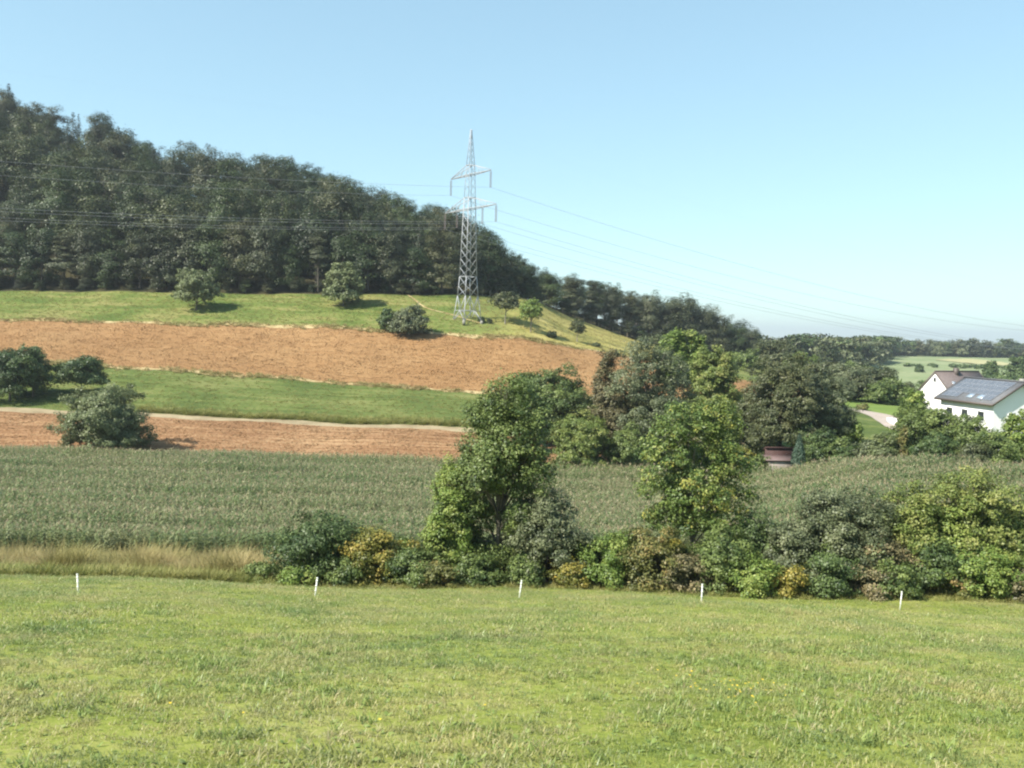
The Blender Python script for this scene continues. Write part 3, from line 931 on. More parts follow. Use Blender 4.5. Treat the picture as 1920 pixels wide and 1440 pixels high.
# ------------------------------------------------------------------ hedgerow along the meadow
H = [
    (497, 45.6, 1058, 86, 'hedge', 'low bramble bush at the end of the dry grass strip', {}),
    (603, 46.5, 958, 150, 'dark', 'dark green bush with a domed top at the left end of the hedgerow', {}),
    (655, 45.4, 1042, 70, 'hedge', 'low green bramble between the dark bush and the golden one', {}),
    (712, 46.5, 996, 128, 'yellow', 'golden yellow-orange bush in the hedgerow next to the dark bush', dict(sd=0.24)),
    (785, 45.6, 1030, 120, 'hedge', 'low green bush between the golden bush and the tall slender tree', {}),
    (850, 47.2, 850, 84, 'fresh', 'light green sapling leaning against the tall slender tree', dict(z0=0.0)),
    (1036, 46.8, 915, 135, 'grey', 'grey-green shrub at the right foot of the tall slender tree', {}),
    (995, 45.2, 1042, 70, 'hedge', 'low green bush right under the tall slender tree', {}),
    (1078, 45.3, 1046, 78, 'yellow', 'bright yellow bush, the most golden one of the hedgerow', dict(sd=0.22)),
    (1145, 46.0, 1002, 120, 'fresh', 'olive green bush between the bright yellow and the rusty one', {}),
    (1225, 46.0, 985, 120, 'rusty', 'rusty brown and yellow withering bush below the yellowing tree', dict(sd=0.22)),
    (1290, 45.4, 1040, 96, 'purple', 'low brownish bush at the foot of the yellowing tree', {}),
    (1372, 46.2, 985, 140, 'hedge', 'green rounded bush right of the yellowing tree', {}),
    (1430, 48.5, 955, 110, 'dark', 'dark bush behind the green rounded one', {}),
    (1500, 46.8, 975, 120, 'grey', 'grey blackthorn bush left of the tall grey thicket', {}),
    (1494, 45.0, 1058, 62, 'yellow', 'small yellow-green bush at the foot of the grey thicket', {}),
    (1590, 47.6, 908, 170, 'grey', 'tall grey-green thicket in the middle of the right hedgerow', {}),
    (1575, 45.8, 1030, 130, 'dark', 'dark low bush in front of the grey thicket', {}),
    (1668, 46.6, 985, 110, 'purple', 'brownish grey bush right of the tall grey thicket', {}),
    (1722, 47.4, 892, 110, 'lime', 'yellow-green creeper-covered bush standing above the brownish one', {}),
    (1655, 45.2, 1062, 100, 'purple', 'low purplish bramble at the foot of the brownish grey bush', {}),
    (1765, 46.4, 1000, 120, 'dark', 'dark green bush below the creeper-covered bushes', {}),
    (1845, 47.6, 876, 170, 'lime', 'largest yellow-green creeper-covered bush of the hedgerow', {}),
    (1862, 45.6, 1020, 140, 'fresh', 'bright green bush in front of the largest creeper-covered bush', {}),
    (1925, 45.2, 1066, 80, 'purple', 'low brown bramble at the foot of the bright green bush', {}),
    (1980, 47.0, 930, 150, 'hedge', 'tall green bush past the largest creeper-covered bush', {}),
    (2120, 47.0, 960, 180, 'hedge', 'wide green bush at the far end of the hedgerow', {}),
]
FILL = [(570, 1060, 70, 'fresh', 'light bramble in front of the dark domed bush'), (675, 1012, 90, 'hedge', 'green shrub wedged between the dark domed bush and the golden one'), (755, 1010, 100, 'fresh', 'light green shrub behind the golden bush'),
        (830, 1050, 80, 'rusty', 'withered tangle at the left foot of the tall slender tree'), (905, 1040, 90, 'hedge', 'green undergrowth at the trunk of the tall slender tree'), (1110, 1010, 100, 'hedge', 'green shrub between the grey-green shrub and the olive bush'),
        (1185, 1030, 90, 'fresh', 'light tangle left of the rusty bush'), (1262, 1012, 90, 'yellow', 'yellowish tangle right of the rusty bush'), (1330, 1020, 100, 'hedge', 'green tangle at the stem of the yellowing tree'),
        (1420, 1040, 100, 'fresh', 'light green bramble before the dark bush'), (1545, 985, 110, 'hedge', 'green shrub leaning on the tall grey thicket'), (1635, 950, 110, 'willow', 'pale shrub behind the tall grey thicket'),
        (1690, 1050, 90, 'hedge', 'green bramble before the creeper-covered bush'), (1790, 940, 110, 'fresh', 'light green shrub linking the two creeper-covered bushes'), (1815, 1060, 90, 'rusty', 'brownish tangle before the dark green bush'), (1905, 960, 110, 'hedge', 'green shrub at the flank of the largest creeper-covered bush')]
for k, (px, top, wp, mt, lb) in enumerate(FILL):
    H.append((px, 45.1 + (k % 3) * 0.35 if top > 1030 else 47.3, top, wp, mt, lb, {}))
for px, d, top, wp, mt, lb, kw in H:
    d -= 1.7
    tree_at('hedge_bush', px, d, top, wp * 1.22, mt, lb, cat='bush', group=None, parts=('stem', 'foliage'), under=-0.75, clump=0.36 if wp < 100 else 0.45, leaf=0.128, z0=kw.get('z0', 0.0), nl=9, sd=kw.get('sd', 0.18), dens=1.0, nlimb=20)


def special_tree(name, px, d, lobpx, mat, label, leaf, cr, ncl, per, seed, lean=(0, 0), dens=1, bark='bark', r0=0.16, nlimb=26, sd=0.18, inner=0.4):
    """A tree whose crown is given as lobes (column, row, half width, half height in photo pixels, depth offset in metres)."""
    x, y = ray(px, 1000)[0] * d, d
    z = g1(x, y)
    lob = []
    for (lx, ly, rx, ry, dy) in lobpx:
        p = PX(lx, ly, d + dy)
        lob.append(((p[0] - x, p[1] - y, p[2] - z), (rx * d / F, rx * d / F * 0.95, ry * d / F)))
    h = max(c[2] + r[2] for c, r in lob)
    ms = make_tree_meshes(name, seed, lob, h, r0, M[mat], ncl, per, leaf, cr, lean=lean, nlimb=nlimb, bark=bark, tint_sd=sd, inner=inner, under=-0.6, trunk_h=0.9)
    return put_tree(name, ms, (x, y, z), label)


special_tree('ash_tree', 935, 45.6, [(958, 735, 46, 34, 0), (915, 785, 42, 38, 0.4), (985, 778, 46, 42, -0.4), (902, 840, 40, 42, 0.3), (955, 835, 52, 58, -0.3), (1000, 845, 36, 46, 0.5), (895, 895, 44, 40, -0.4), (925, 868, 50, 44, -0.8), (978, 872, 48, 46, -0.7), (955, 900, 48, 46, 0.2), (1002, 905, 36, 40, -0.6), (872, 955, 50, 46, 0), (925, 975, 46, 44, 0.8), (990, 975, 44, 44, -0.4), (858, 1020, 50, 46, 0.6), (908, 1050, 50, 42, 0), (965, 1060, 46, 38, -0.4)],
             'hedge', 'tall slender ash tree rising out of the middle of the hedgerow', 0.13, 0.46, 700, 88, 51, sd=0.2, inner=0.55, nlimb=34)
special_tree('walnut_tree', 1300, 47.2, [(1290, 795, 58, 42, 0), (1340, 790, 46, 42, 0.6), (1248, 850, 50, 45, -0.4), (1300, 860, 62, 55, 0.5), (1360, 865, 46, 55, 0), (1245, 915, 50, 45, 0.4), (1305, 925, 60, 50, -0.5), (1365, 930, 46, 45, 0.3), (1285, 975, 62, 40, 0), (1345, 980, 55, 38, -0.3), (1255, 970, 45, 35, 0.4)],
             'walnut', 'open crowned tree with yellowing leaves and visible limbs in the hedgerow', 0.14, 0.42, 520, 62, 52, bark='pale_bark', r0=0.13, nlimb=34, sd=0.24)

# ------------------------------------------------------------------ small cypress by the hut
p = PX(1497, 870, 101.5); z = g1(p[0], p[1]); ht = PX(1497, 813, 101.5)[2] - z
rng = np.random.default_rng(77)
n = 3000
f = rng.uniform(0, 1, n) ** 0.8
rr = 0.85 * np.where(f < 0.25, 0.75 + f, (1 - f) / 0.75) ** 0.8
a = rng.uniform(0, 6.283, n)
pts = np.stack([np.cos(a) * rr * rng.uniform(0.75, 1.05, n), np.sin(a) * rr * rng.uniform(0.75, 1.05, n), 0.15 + f * (ht - 0.2)], 1)
v, q = leaves(rng, pts, unit(np.c_[np.cos(a), np.sin(a), np.full(n, 0.3)]), 0.26, None, asp=0.4)
M['cypress'] = leafy('cypress_leaves', [(0, (0.025, 0.05, 0.03)), (0.5, (0.05, 0.085, 0.05)), (1, (0.09, 0.13, 0.08))], trans=0.1)
e = empty('cypress_tree', (p[0], p[1], z), 'small pointed cypress standing right beside the red hut', 'tree')
link('trunk', MB().tube([(0, 0, -0.3), (0, 0, ht * 0.5), (0, 0, ht * 0.95)], [0.09, 0.06, 0.01], 6).mesh('cypress_trunk', M['bark']), parent=e)
link('crown', mesh_np('cypress_crown', v, quads=q, mat=M['cypress'], tint=np.clip(rng.normal(0.5, 0.2, n), 0, 1)), parent=e)

# ------------------------------------------------------------------ lattice pylon and its cables
M['steel'] = plain('galvanised_steel', (0.34, 0.35, 0.36), 0.6, 0.1, 1.0)
M['insulator'] = plain('insulator_glaze', (0.16, 0.12, 0.11), 0.35, 0.1)
M['cable'] = plain('aluminium_cable', (0.27, 0.28, 0.29), 0.5, 0.05)
M['concrete'] = plain('concrete', (0.24, 0.23, 0.20), 0.9, 0.2, 4)
pb = hit(876, 603)
TX, TY = pb[0], pb[1]
TZ = g1(TX, TY)
A = np.array([0.58, -0.815, 0.0]); B = np.array([0.815, 0.58, 0.0])
py = empty('lattice_pylon', (TX, TY, TZ), 'tall steel lattice pylon with two cross arms standing on the dry meadow', 'pylon')
def zrow(row, px=884):
    return PX(px, row, TY)[2] - TZ
zw, zp = zrow(519), zrow(555)
HT = zrow(243, 888)
ARM = [(zrow(328), zrow(310), 8.0, (1.0,)), (zrow(392), zrow(371), 10.3, (0.5, 1.0))]
prof_z = [0, zp, zw, zrow(371), zrow(310), HT]
prof_w = [2.3, 1.62, 1.35, 0.88, 0.66, 0.10]
def hw(z):
    return float(np.interp(z, prof_z, prof_w))
CN = [(1, -1), (1, 1), (-1, 1), (-1, -1)]
def cn(k, z):
    a, b = CN[k % 4]
    return A * a * hw(z) + B * b * hw(z) + np.array([0, 0, z])
for k in range(4):
    mb = MB()
    for z0, z1 in zip(prof_z[:-1], prof_z[1:]):
        mb.bar(cn(k, z0 - (0.3 if z0 == 0 else 0)), cn(k, z1), 0.17 if z1 <= prof_z[3] else 0.10)
    link('leg', mb.mesh('pylon_leg', M['steel']), parent=py)
    c = cn(k, 0)
    link('footing', MB().box((c[0] - 0.3, c[1] - 0.3, -0.8), (c[0] + 0.3, c[1] + 0.3, 0.2)).mesh('pylon_footing', M['concrete']), parent=py)
lev = list(np.linspace(zp, zw, 3)) + list(np.linspace(zw, zrow(418), 7))[1:] + list(np.linspace(zrow(418), zrow(310), 8))[1:] + list(np.linspace(zrow(310), HT - 1.0, 6))[1:]
for z0, z1 in zip(lev[:-1], lev[1:]):
    for k in range(4):
        th = 0.12 if z1 < zrow(400) else 0.06
        # one diagonal per panel, falling the same way round every face
        link('brace', MB().bar(cn(k, z0), cn(k + 3, z1), th, th * 0.6).mesh('pylon_brace', M['steel']), parent=py)
for z in (zp * 0.42, zw, ARM[0][0], ARM[0][1], ARM[1][0], ARM[1][1]):
    for k in range(4):
        link('girt', MB().bar(cn(k, z), cn(k + 1, z), 0.12).mesh('pylon_girt', M['steel']), parent=py)
for k in range(4):
    mid = (cn(k, zp * 0.42) + cn(k + 1, zp * 0.42)) / 2
    top = (cn(k, zp) + cn(k + 1, zp)) / 2
    link('brace', MB().bar(cn(k, 0.1), mid, 0.12).bar(mid, cn(k + 1, 0.1), 0.12).mesh('pylon_foot_brace', M['steel']), parent=py)
    link('brace', MB().bar(mid, cn(k, zp), 0.11).bar(mid, cn(k + 1, zp), 0.11).mesh('pylon_foot_brace', M['steel']), parent=py)
INS = 3.7
att = []
for ai, (zb, zt, half, fr) in enumerate(ARM):
    for s in (1, -1):
        mb = MB()
        tip = A * s * half + np.array([0, 0, zb])
        for bb in (1, -1):
            lo = A * s * hw(zb) + B * bb * hw(zb) + np.array([0, 0, zb])
            hi = A * s * hw(zt) + B * bb * hw(zt) + np.array([0, 0, zt])
            mb.bar(lo, tip, 0.14)
            mb.bar(hi, tip + np.array([0, 0, 0.12]), 0.11)
            for f in (0.3, 0.58):
                mb.bar(lo * (1 - f) + tip * f, hi * (1 - f + 0.14) + tip * (f - 0.14), 0.07)
        for f in (0.0, 0.25, 0.5, 0.75):
            l1 = A * s * hw(zb) + B * hw(zb) + np.array([0, 0, zb]); l2 = A * s * hw(zb) - B * hw(zb) + np.array([0, 0, zb])
            f2 = min(f + 0.25, 0.97)
            mb.bar(l1 * (1 - f) + tip * f, l2 * (1 - f2) + tip * f2, 0.07)
            mb.bar(l2 * (1 - f) + tip * f, l1 * (1 - f) + tip * f, 0.07)
        arm = link('cross_arm', mb.mesh('pylon_arm', M['steel']), parent=py)
        for f in fr:
            c = A * s * half * f + np.array([0, 0, zb - 0.05])
            mi = MB()
            for o in (-0.22, 0.22):
                pts = []; rad = []
                for j in range(27):
                    pts.append(c + A * o + np.array([0, 0, -0.25 - (INS - 0.5) * j / 26])); rad.append(0.085 if j % 2 else 0.05)
                mi.tube(pts, rad, 6)
                mi.bar(c + A * o + np.array([0, 0, 0.0]), c + A * o + np.array([0, 0, -0.25]), 0.05)
            mi.bar(c + A * -0.3 + np.array([0, 0, -INS + 0.2]), c + A * 0.3 + np.array([0, 0, -INS + 0.2]), 0.07)
            link('insulator', mi.mesh('pylon_insulator', M['insulator']), parent=arm)
            att.append((ai, s, f, c + np.array([0, 0, -INS + 0.15])))
att.append((2, 0, 0, np.array([0, 0, HT])))
WN = {(0, 1, 1.0): 'upper cable hung from the near tip of the upper cross arm', (0, -1, 1.0): 'upper cable hung from the far tip of the upper cross arm',
      (1, 1, 0.5): 'lower cable hung from the middle of the near lower arm', (1, 1, 1.0): 'lower cable hung from the near tip of the lower arm',
      (1, -1, 0.5): 'lower cable hung from the middle of the far lower arm', (1, -1, 1.0): 'lower cable hung from the far tip of the lower arm',
      (2, 0, 0): 'thin earth cable running over the very top of the pylon'}
for ai, s, f, c in att:
    o = np.array([TX, TY, TZ]) + c
    pts = []
    # span to the left (towards the viewer), then the one falling away to the right
    for t in np.linspace(-1, 0, 30):
        L = 290 * t
        z = o[2] + (-2.0 if ai < 2 else 0) * (-t) - 4 * (6.5 if ai < 2 else 4.5) * (-t) * (1 + t)
        pts.append((o[0] + B[0] * L, o[1] + B[1] * L, z))
    for t in np.linspace(0, 1, 40)[1:]:
        L = 330 * t
        z = o[2] - 25.0 * t - 4 * (7.0 if ai < 2 else 5.0) * t * (1 - t)
        pts.append((o[0] + B[0] * L, o[1] + B[1] * L, z))
    pts = np.array(pts) - o
    r = (np.concatenate([np.full(30, 0.022), np.linspace(0.026, 0.045, 39)])) * (1.0 if ai < 2 else 0.25)
    link('power_cable', MB().tube(pts, r, 5).mesh('power_cable', M['cable'], True), loc=o, label=WN[(ai, s, f)], cat='cable')

# ------------------------------------------------------------------ fences
M['post_white'] = plain('white_plastic', (0.78, 0.78, 0.72), 0.5, 0.06)
M['wood'] = plain('weathered_wood', (0.26, 0.21, 0.15), 0.9, 0.3, 5)
for i, (bx, by, tx, ty, lb) in enumerate([
        (147, 1113, 145, 1077, 'white fence post in front of the dry grass strip'),
        (590, 1120, 595, 1084, 'white fence post in front of the dark domed bush, leaning'),
        (973, 1122, 978, 1089, 'white fence post in front of the tall slender tree'),
        (1315, 1131, 1317, 1096, 'white fence post in front of the low brownish bush under the yellowing tree'),
        (1687, 1144, 1691, 1110, 'white fence post in front of the purplish bramble'),
        (2080, 1150, 2083, 1114, 'white fence post beyond the end of the brown bramble')]):
    p = hit(bx, by); q = PX(tx, ty, p[1])
    z = g1(p[0], p[1])
    tp = np.array([q[0] - p[0], 0, q[2] - z])
    e = empty('fence_post', (p[0], p[1], z), lb, 'fence post', 'white posts of the electric fence along the meadow')
    m1 = MB().bar((0, 0, -0.15), tp, 0.045, 0.03)
    for f in (0.35, 0.6, 0.85):
        m1.bar(tp * f + np.array([-0.035, -0.02, 0]), tp * f + np.array([0.035, -0.02, 0]), 0.02)
    link('stake', m1.mesh('post_stake', M['post_white']), parent=e)
    link('insulator_cap', MB().bar(tp * 0.97, tp * 1.03, 0.06, 0.045).mesh('post_cap', M['post_white']), parent=e)
# old wooden posts on the crest of the dry meadow
for k, px in enumerate(list(np.linspace(1040, 1176, 11)) + [903, 917, 930]):
    u = (px - 960) / F
    d = float(row_d(7, u)) - 1.0
    x = ray(px, 620)[0] * d
    z = g1(x, d)
    lbl = 'weathered wooden fence post on the crest of the dry meadow before the wood'
    e = empty('wooden_post', (x, d, z), lbl, 'fence post', 'old wooden posts on the crest of the dry meadow')
    link('stake', MB().tube([(0, 0, -0.2), (0.03, 0, 0.8), (0.05, 0.02, 1.45)], [0.09, 0.085, 0.08], 6).mesh('wooden_stake', M['wood']), parent=e)
p = hit(774, 553)
e = empty('feeding_rack', (p[0], p[1], g1(p[0], p[1])), 'two crossed wooden poles leaning together at the end of the field path', 'wooden rack')
for s in (-1, 1):
    link('pole', MB().bar((s * 0.9, 0, -0.1), (-s * 0.2, 0, 2.3), 0.12).mesh('rack_pole', M['wood']), parent=e)
link('crossbar', MB().bar((-0.6, 0.08, 0.9), (0.6, 0.08, 0.9), 0.08).mesh('rack_bar', M['wood']), parent=e)

# ------------------------------------------------------------------ houses
M['render_white'] = plain('white_render', (0.82, 0.785, 0.77), 0.85, 0.03, 1.2)
M['roof_grey'] = plain('grey_brown_tiles', (0.108, 0.110, 0.116), 0.7, 0.25, 3.0, bump=0.3)
M['roof_brown'] = plain('brown_tiles', (0.12, 0.095, 0.088), 0.7, 0.25, 3.0, bump=0.3)
M['fascia'] = plain('dark_fascia', (0.09, 0.07, 0.06), 0.6, 0.1)
M['window_glass'] = plain('window_glass', (0.03, 0.035, 0.04), 0.08, 0.1)
M['panel'] = plain('solar_cells', (0.10, 0.108, 0.125), 0.25, 0.12, 0.6)
M['panel_frame'] = plain('panel_frame', (0.45, 0.46, 0.48), 0.4, 0.05, metal=0.6)
M['skylight'] = plain('skylight_glass', (0.55, 0.60, 0.65), 0.06, 0.05, metal=0.6)
M['pipe'] = plain('white_frame', (0.7, 0.7, 0.68), 0.5, 0.05)


def slab(mb, a, b, c, d, th):
    """Thick quad a-b-c-d."""
    a, b, c, d = [np.asarray(p, float) for p in (a, b, c, d)]
    n = np.cross(b - a, d - a); n = n / np.linalg.norm(n) * th
    v = [a, b, c, d, a - n, b - n, c - n, d - n]
    return mb.add(v, [(0, 1, 2, 3), (7, 6, 5, 4), (0, 4, 5, 1), (1, 5, 6, 2), (2, 6, 7, 3), (3, 7, 4, 0)])


def gable_house(name, label, org, along, across, length, half, ze, zr, zg, over, roofmat):
    """org: world point under one end of the ridge; along/across unit vectors. Returns the parent and a function to local points."""
    e = empty(name, (org[0], org[1], zg), label, 'house')
    al = np.array([along[0], along[1], 0.0]); ac = np.array([across[0], across[1], 0.0])
    def L(s, t, z):
        return al * s + ac * t + np.array([0, 0, z - zg])
    pitch = (zr - ze) / half
    zw_ = ze + pitch * over[1] - 0.16
    hi = half - over[1]
    v = [L(0, -hi, zg - 1), L(length, -hi, zg - 1), L(length, hi, zg - 1), L(0, hi, zg - 1), L(0, -hi, zw_), L(length, -hi, zw_), L(length, hi, zw_), L(0, hi, zw_), L(0, 0, zr - 0.18), L(length, 0, zr - 0.18)]
    me = bpy.data.meshes.new(name + '_wall')
    me.from_pydata([tuple(p) for p in v], [], [(0, 1, 5, 4), (2, 3, 7, 6), (3, 0, 4, 8, 7), (1, 2, 6, 9, 5)])
    me.materials.append(M['render_white'])
    wall = link('wall', me, parent=e)
    roofs = []
    for s in (-1, 1):
        mb = MB()
        a, b, c, d = L(-over[0], 0, zr), L(length + over[0], 0, zr), L(length + over[0], s * half, ze), L(-over[0], s * half, ze)
        slab(mb, a, b, c, d, 0.16) if s > 0 else slab(mb, b, a, d, c, 0.16)
        roofs.append(link('roof', mb.mesh(name + '_roof', roofmat), parent=e))
        link('eaves_board', MB().bar(L(-over[0], s * (half + 0.03), ze - 0.12), L(length + over[0], s * (half + 0.03), ze - 0.12), 0.1, 0.26).mesh(name + '_eaves', M['fascia']), parent=roofs[-1])
        for q in (-over[0] - 0.03, length + over[0] + 0.03):
            link('verge_board', MB().bar(L(q, 0, zr - 0.1), L(q, s * half, ze - 0.1), 0.06, 0.24).mesh(name + '_verge', M['fascia']), parent=roofs[-1])
    link('ridge_cap', MB().bar(L(-over[0], 0, zr + 0.06), L(length + over[0], 0, zr + 0.06), 0.26, 0.14).mesh(name + '_ridge', roofmat), parent=e)
    return e, L, roofs, wall


# big house: its roof slope with the solar modules faces left
dR = 110.0
pR = PX(1862, 758, dR); ze = pR[2]
lam = ze / ray(1752, 745)[2]
pL = ray(1752, 745) * lam
al = (pL - pR)[:2]; LEN = float(np.linalg.norm(al)); al = al / LEN
ac = np.array([-al[1], al[0]])           # towards the left (eaves we see)
if ac[0] > 0:
    ac = -ac
half = 4.3
rise = 2.75
org = pR[:2] - ac * half
e1, L1, rf1, wl1 = gable_house('solar_house', 'white rendered house with a grey roof covered in solar panels', org + al * 0.6, al, ac, LEN - 1.2, half, ze, ze + rise, g1(org[0], org[1] + 5), (0.6, 0.55), M['roof_grey'])
nrm = np.cross(L1(1, 0, 0) - L1(0, 0, 0), L1(0, half, ze) - L1(0, 0, ze + rise)); nrm /= np.linalg.norm(nrm)
if nrm[2] < 0:
    nrm = -nrm
def on_roof(s, f, lift):
    return L1(s, half * f, ze + rise * (1 - f)) + nrm * lift
roofL = rf1[1]
cols, rows = 9, 4
sl_ = math.hypot(half, rise)
pw = (LEN - 1.2) * 0.93 / cols
skip = {(2, 3), (4, 3), (5, 3), (3, 3)}
def quad_on(s0, s1, f0, f1, lift, th, name, mat, parent):
    a, b, c, d = on_roof(s0, f0, lift), on_roof(s1, f0, lift), on_roof(s1, f1, lift), on_roof(s0, f1, lift)
    mb = MB(); slab(mb, a, b, c, d, th if np.dot(np.cross(b - a, d - a), nrm) > 0 else -th)
    return link(name, mb.mesh(name, mat), parent=parent)
for c_ in range(cols):
    for r_ in range(rows):
        if (c_, r_) in skip:
            continue
        s0 = (LEN - 1.2) * 0.05 + c_ * pw; f0 = 0.07 + r_ * 0.205
        pn = quad_on(s0 + 0.02, s0 + pw - 0.02, f0, f0 + 0.196, 0.10, 0.05, 'solar_panel', M['panel_frame'], roofL)
        # the glass field, a little proud inside the frame
        a, b, c, d = [on_roof(s, f, 0.106) for s, f in ((s0 + 0.06, f0 + 0.010), (s0 + pw - 0.06, f0 + 0.010), (s0 + pw - 0.06, f0 + 0.186), (s0 + 0.06, f0 + 0.186))]
        me = bpy.data.meshes.new('cell_glass'); me.from_pydata([tuple(a), tuple(b), tuple(c), tuple(d)], [], [(0, 1, 2, 3)]); me.materials.append(M['panel'])
        pn.data.materials.append(M['panel'])
        bm_v = len(pn.data.vertices)
        link('cells', me, parent=pn) if False else None
        nv = [tuple(vv.co) for vv in pn.data.vertices] + [tuple(a), tuple(b), tuple(c), tuple(d)]
        fc = [tuple(pp.vertices) for pp in pn.data.polygons] + [(bm_v, bm_v + 1, bm_v + 2, bm_v + 3)]
        m2 = bpy.data.meshes.new('solar_panel'); m2.from_pydata(nv, [], fc)
        m2.materials.append(M['panel_frame']); m2.materials.append(M['panel']); m2.polygons[-1].material_index = 1
        pn.data = m2
for s0 in (2.35, 4.3):
    quad_on(s0, s0 + 0.95, 0.70, 0.86, 0.14, 0.12, 'roof_window', M['skylight'], roofL)
# windows: long wall and gable wall
hi1 = half - 0.55
for s in (1.5, 4.6, 7.6):
    mb = MB(); a = L1(s, hi1 + 0.02, ze - 2.3); b = L1(s + 1.3, hi1 + 0.02, ze - 2.3)
    mb.bar((a + b) / 2 + np.array([0, 0, 0.0]), (a + b) / 2 + np.array([0, 0, 1.2]), 0.06, 1.3)
    wv = np.array([a, b, b + [0, 0, 1.2], a + [0, 0, 1.2]])
    me = bpy.data.meshes.new('long_wall_window'); off = np.array([ac[0], ac[1], 0]) * 0.03
    me.from_pydata([tuple(x + off) for x in wv], [], [(0, 1, 2, 3)]); me.materials.append(M['window_glass'])
    wo = link('window', me, parent=wl1)
    fr = MB()
    for i in range(4):
        fr.bar(wv[i] + off, wv[(i + 1) % 4] + off, 0.09)
    link('window_frame', fr.mesh('window_frame', M['pipe']), parent=wo)
for t, zz_ in ((-1.2, ze + 0.35), (1.2, ze - 2.2), (-1.8, ze - 2.2)):
    off = -np.array([al[0], al[1], 0]) * 0.03
    a = L1(0, t - 0.55, zz_) + off; b = L1(0, t + 0.55, zz_) + off
    wv = np.array([a, b, b + [0, 0, 1.1], a + [0, 0, 1.1]])
    me = bpy.data.meshes.new('gable_window'); me.from_pydata([tuple(x) for x in wv], [], [(0, 1, 2, 3)]); me.materials.append(M['window_glass'])
    wo = link('window', me, parent=wl1)
    fr = MB()
    for i in range(4):
        fr.bar(wv[i] + off, wv[(i + 1) % 4] + off, 0.09)
    link('window_frame', fr.mesh('window_frame', M['pipe']), parent=wo)
c = L1(1.2, -0.9, ze + rise)
link('chimney', MB().box((c[0] - 0.25, c[1] - 0.25, c[2] - 1.2), (c[0] + 0.25, c[1] + 0.25, c[2] + 0.35)).mesh('solar_house_chimney', M['concrete']), parent=rf1[0])

# gabled house behind
d2 = 150.0
pa = PX(1754, 696, d2); zr2 = pa[2]
al2 = np.array([0.90, 0.44]); al2 /= np.linalg.norm(al2); ac2 = np.array([-al2[1], al2[0]])
half2 = 3.75
ze2 = PX(1718, 738, d2 + 3)[2]
e2, L2, rf2, wl2 = gable_house('gable_house', 'white steep-gabled house with a brown roof behind the solar house', pa[:2], al2, ac2, 10.5, half2, ze2, zr2, g1(pa[0], pa[1]), (0.12, 0.25), M['roof_brown'])
off = -np.array([al2[0], al2[1], 0]) * 0.03
a = L2(0, -0.25, zr2 - 1.75) + off; b = L2(0, 0.25, zr2 - 1.75) + off
wv = np.array([a, b, b + [0, 0, 0.75], a + [0, 0, 0.75]])
me = bpy.data.meshes.new('attic_window'); me.from_pydata([tuple(x) for x in wv], [], [(0, 1, 2, 3)]); me.materials.append(M['window_glass'])
wo = link('window', me, parent=wl2)
fr = MB()
for i in range(4):
    fr.bar(wv[i] + off, wv[(i + 1) % 4] + off, 0.07)
link('window_frame', fr.mesh('attic_window_frame', M['pipe']), parent=wo)
c = L2(4.6, -0.3, zr2)
link('chimney', MB().box((c[0] - 0.35, c[1] - 0.35, c[2] - 1.0), (c[0] + 0.35, c[1] + 0.35, c[2] + 0.55)).mesh('gable_house_chimney', M['fascia']), parent=rf2[0])
nr2 = np.cross(L2(1, 0, 0) - L2(0, 0, 0), L2(0, -half2, ze2) - L2(0, 0, zr2)); nr2 /= np.linalg.norm(nr2); nr2 = nr2 if nr2[2] > 0 else -nr2
def on2(s, f, l):
    return L2(s, -half2 * f, zr2 + (ze2 - zr2) * f) + nr2 * l
a, b, c, d = on2(2.0, 0.42, 0.1), on2(2.8, 0.42, 0.1), on2(2.8, 0.6, 0.1), on2(2.0, 0.6, 0.1)
mb = MB(); slab(mb, a, b, c, d, 0.1 if np.dot(np.cross(b - a, d - a), nr2) > 0 else -0.1)
link('roof_window', mb.mesh('roof_window', M['skylight']), parent=rf2[0])

# little red hut
M['red_wood'] = plain('red_boards', (0.05, 0.021, 0.017), 0.8, 0.2, 4)  # red boards, darkened to put the tree's shade into the colour
M['pink_roof'] = plain('shade_toned_pink_roof', (0.13, 0.085, 0.078), 0.7, 0.15, 3)  # pink roof colour, likewise darkened for the shade over the hut
p = PX(1463, 860, 103.5); zg = g1(p[0], p[1]); zt = PX(1463, 848, 103.5)[2] - zg
e = empty('garden_hut', (p[0], p[1], zg), 'little red boarded garden hut with a dull pink roof beside the cypress', 'hut')
hutw = 1.55
for s in range(10):
    x0 = -hutw + s * 2 * hutw / 10
    link('board', MB().box((x0 + 0.01, -1.0 - 0.02 * (s % 2), -0.2), (x0 + 2 * hutw / 10 - 0.01, -0.95, zt - 0.85)).mesh('hut_board', M['red_wood']), parent=e)
link('wall', MB().box((-hutw, -0.94, -0.2), (hutw, 0.59, zt - 0.78)).mesh('hut_wall', M['red_wood']), parent=e)
mb = MB(); slab(mb, (-hutw - 0.45, -1.4, zt - 0.75), (hutw + 0.3, -1.4, zt - 0.75), (hutw + 0.3, 0.54, zt - 0.40), (-hutw - 0.45, 0.54, zt - 0.40), 0.08)
link('roof', mb.mesh('hut_roof', M['pink_roof']), parent=e)
mb = MB(); slab(mb, (-hutw - 0.1, 0.45, zt + 0.55), (hutw + 0.3, 0.45, zt + 0.55), (hutw + 0.3, 1.6, zt + 0.1), (-hutw - 0.1, 1.6, zt + 0.1), 0.1)
link('back_roof', mb.mesh('hut_back_roof', M['red_wood']), parent=e)
link('back_wall', MB().box((-hutw - 0.05, 0.6, -0.2), (hutw, 0.75, zt + 0.42)).mesh('hut_back_wall', M['red_wood']), parent=e)
M['plinth'] = plain('pale_plinth', (0.24, 0.20, 0.18), 0.9, 0.2, 2)
zpl = PX(1463, 863, 102.5)[2] - zg
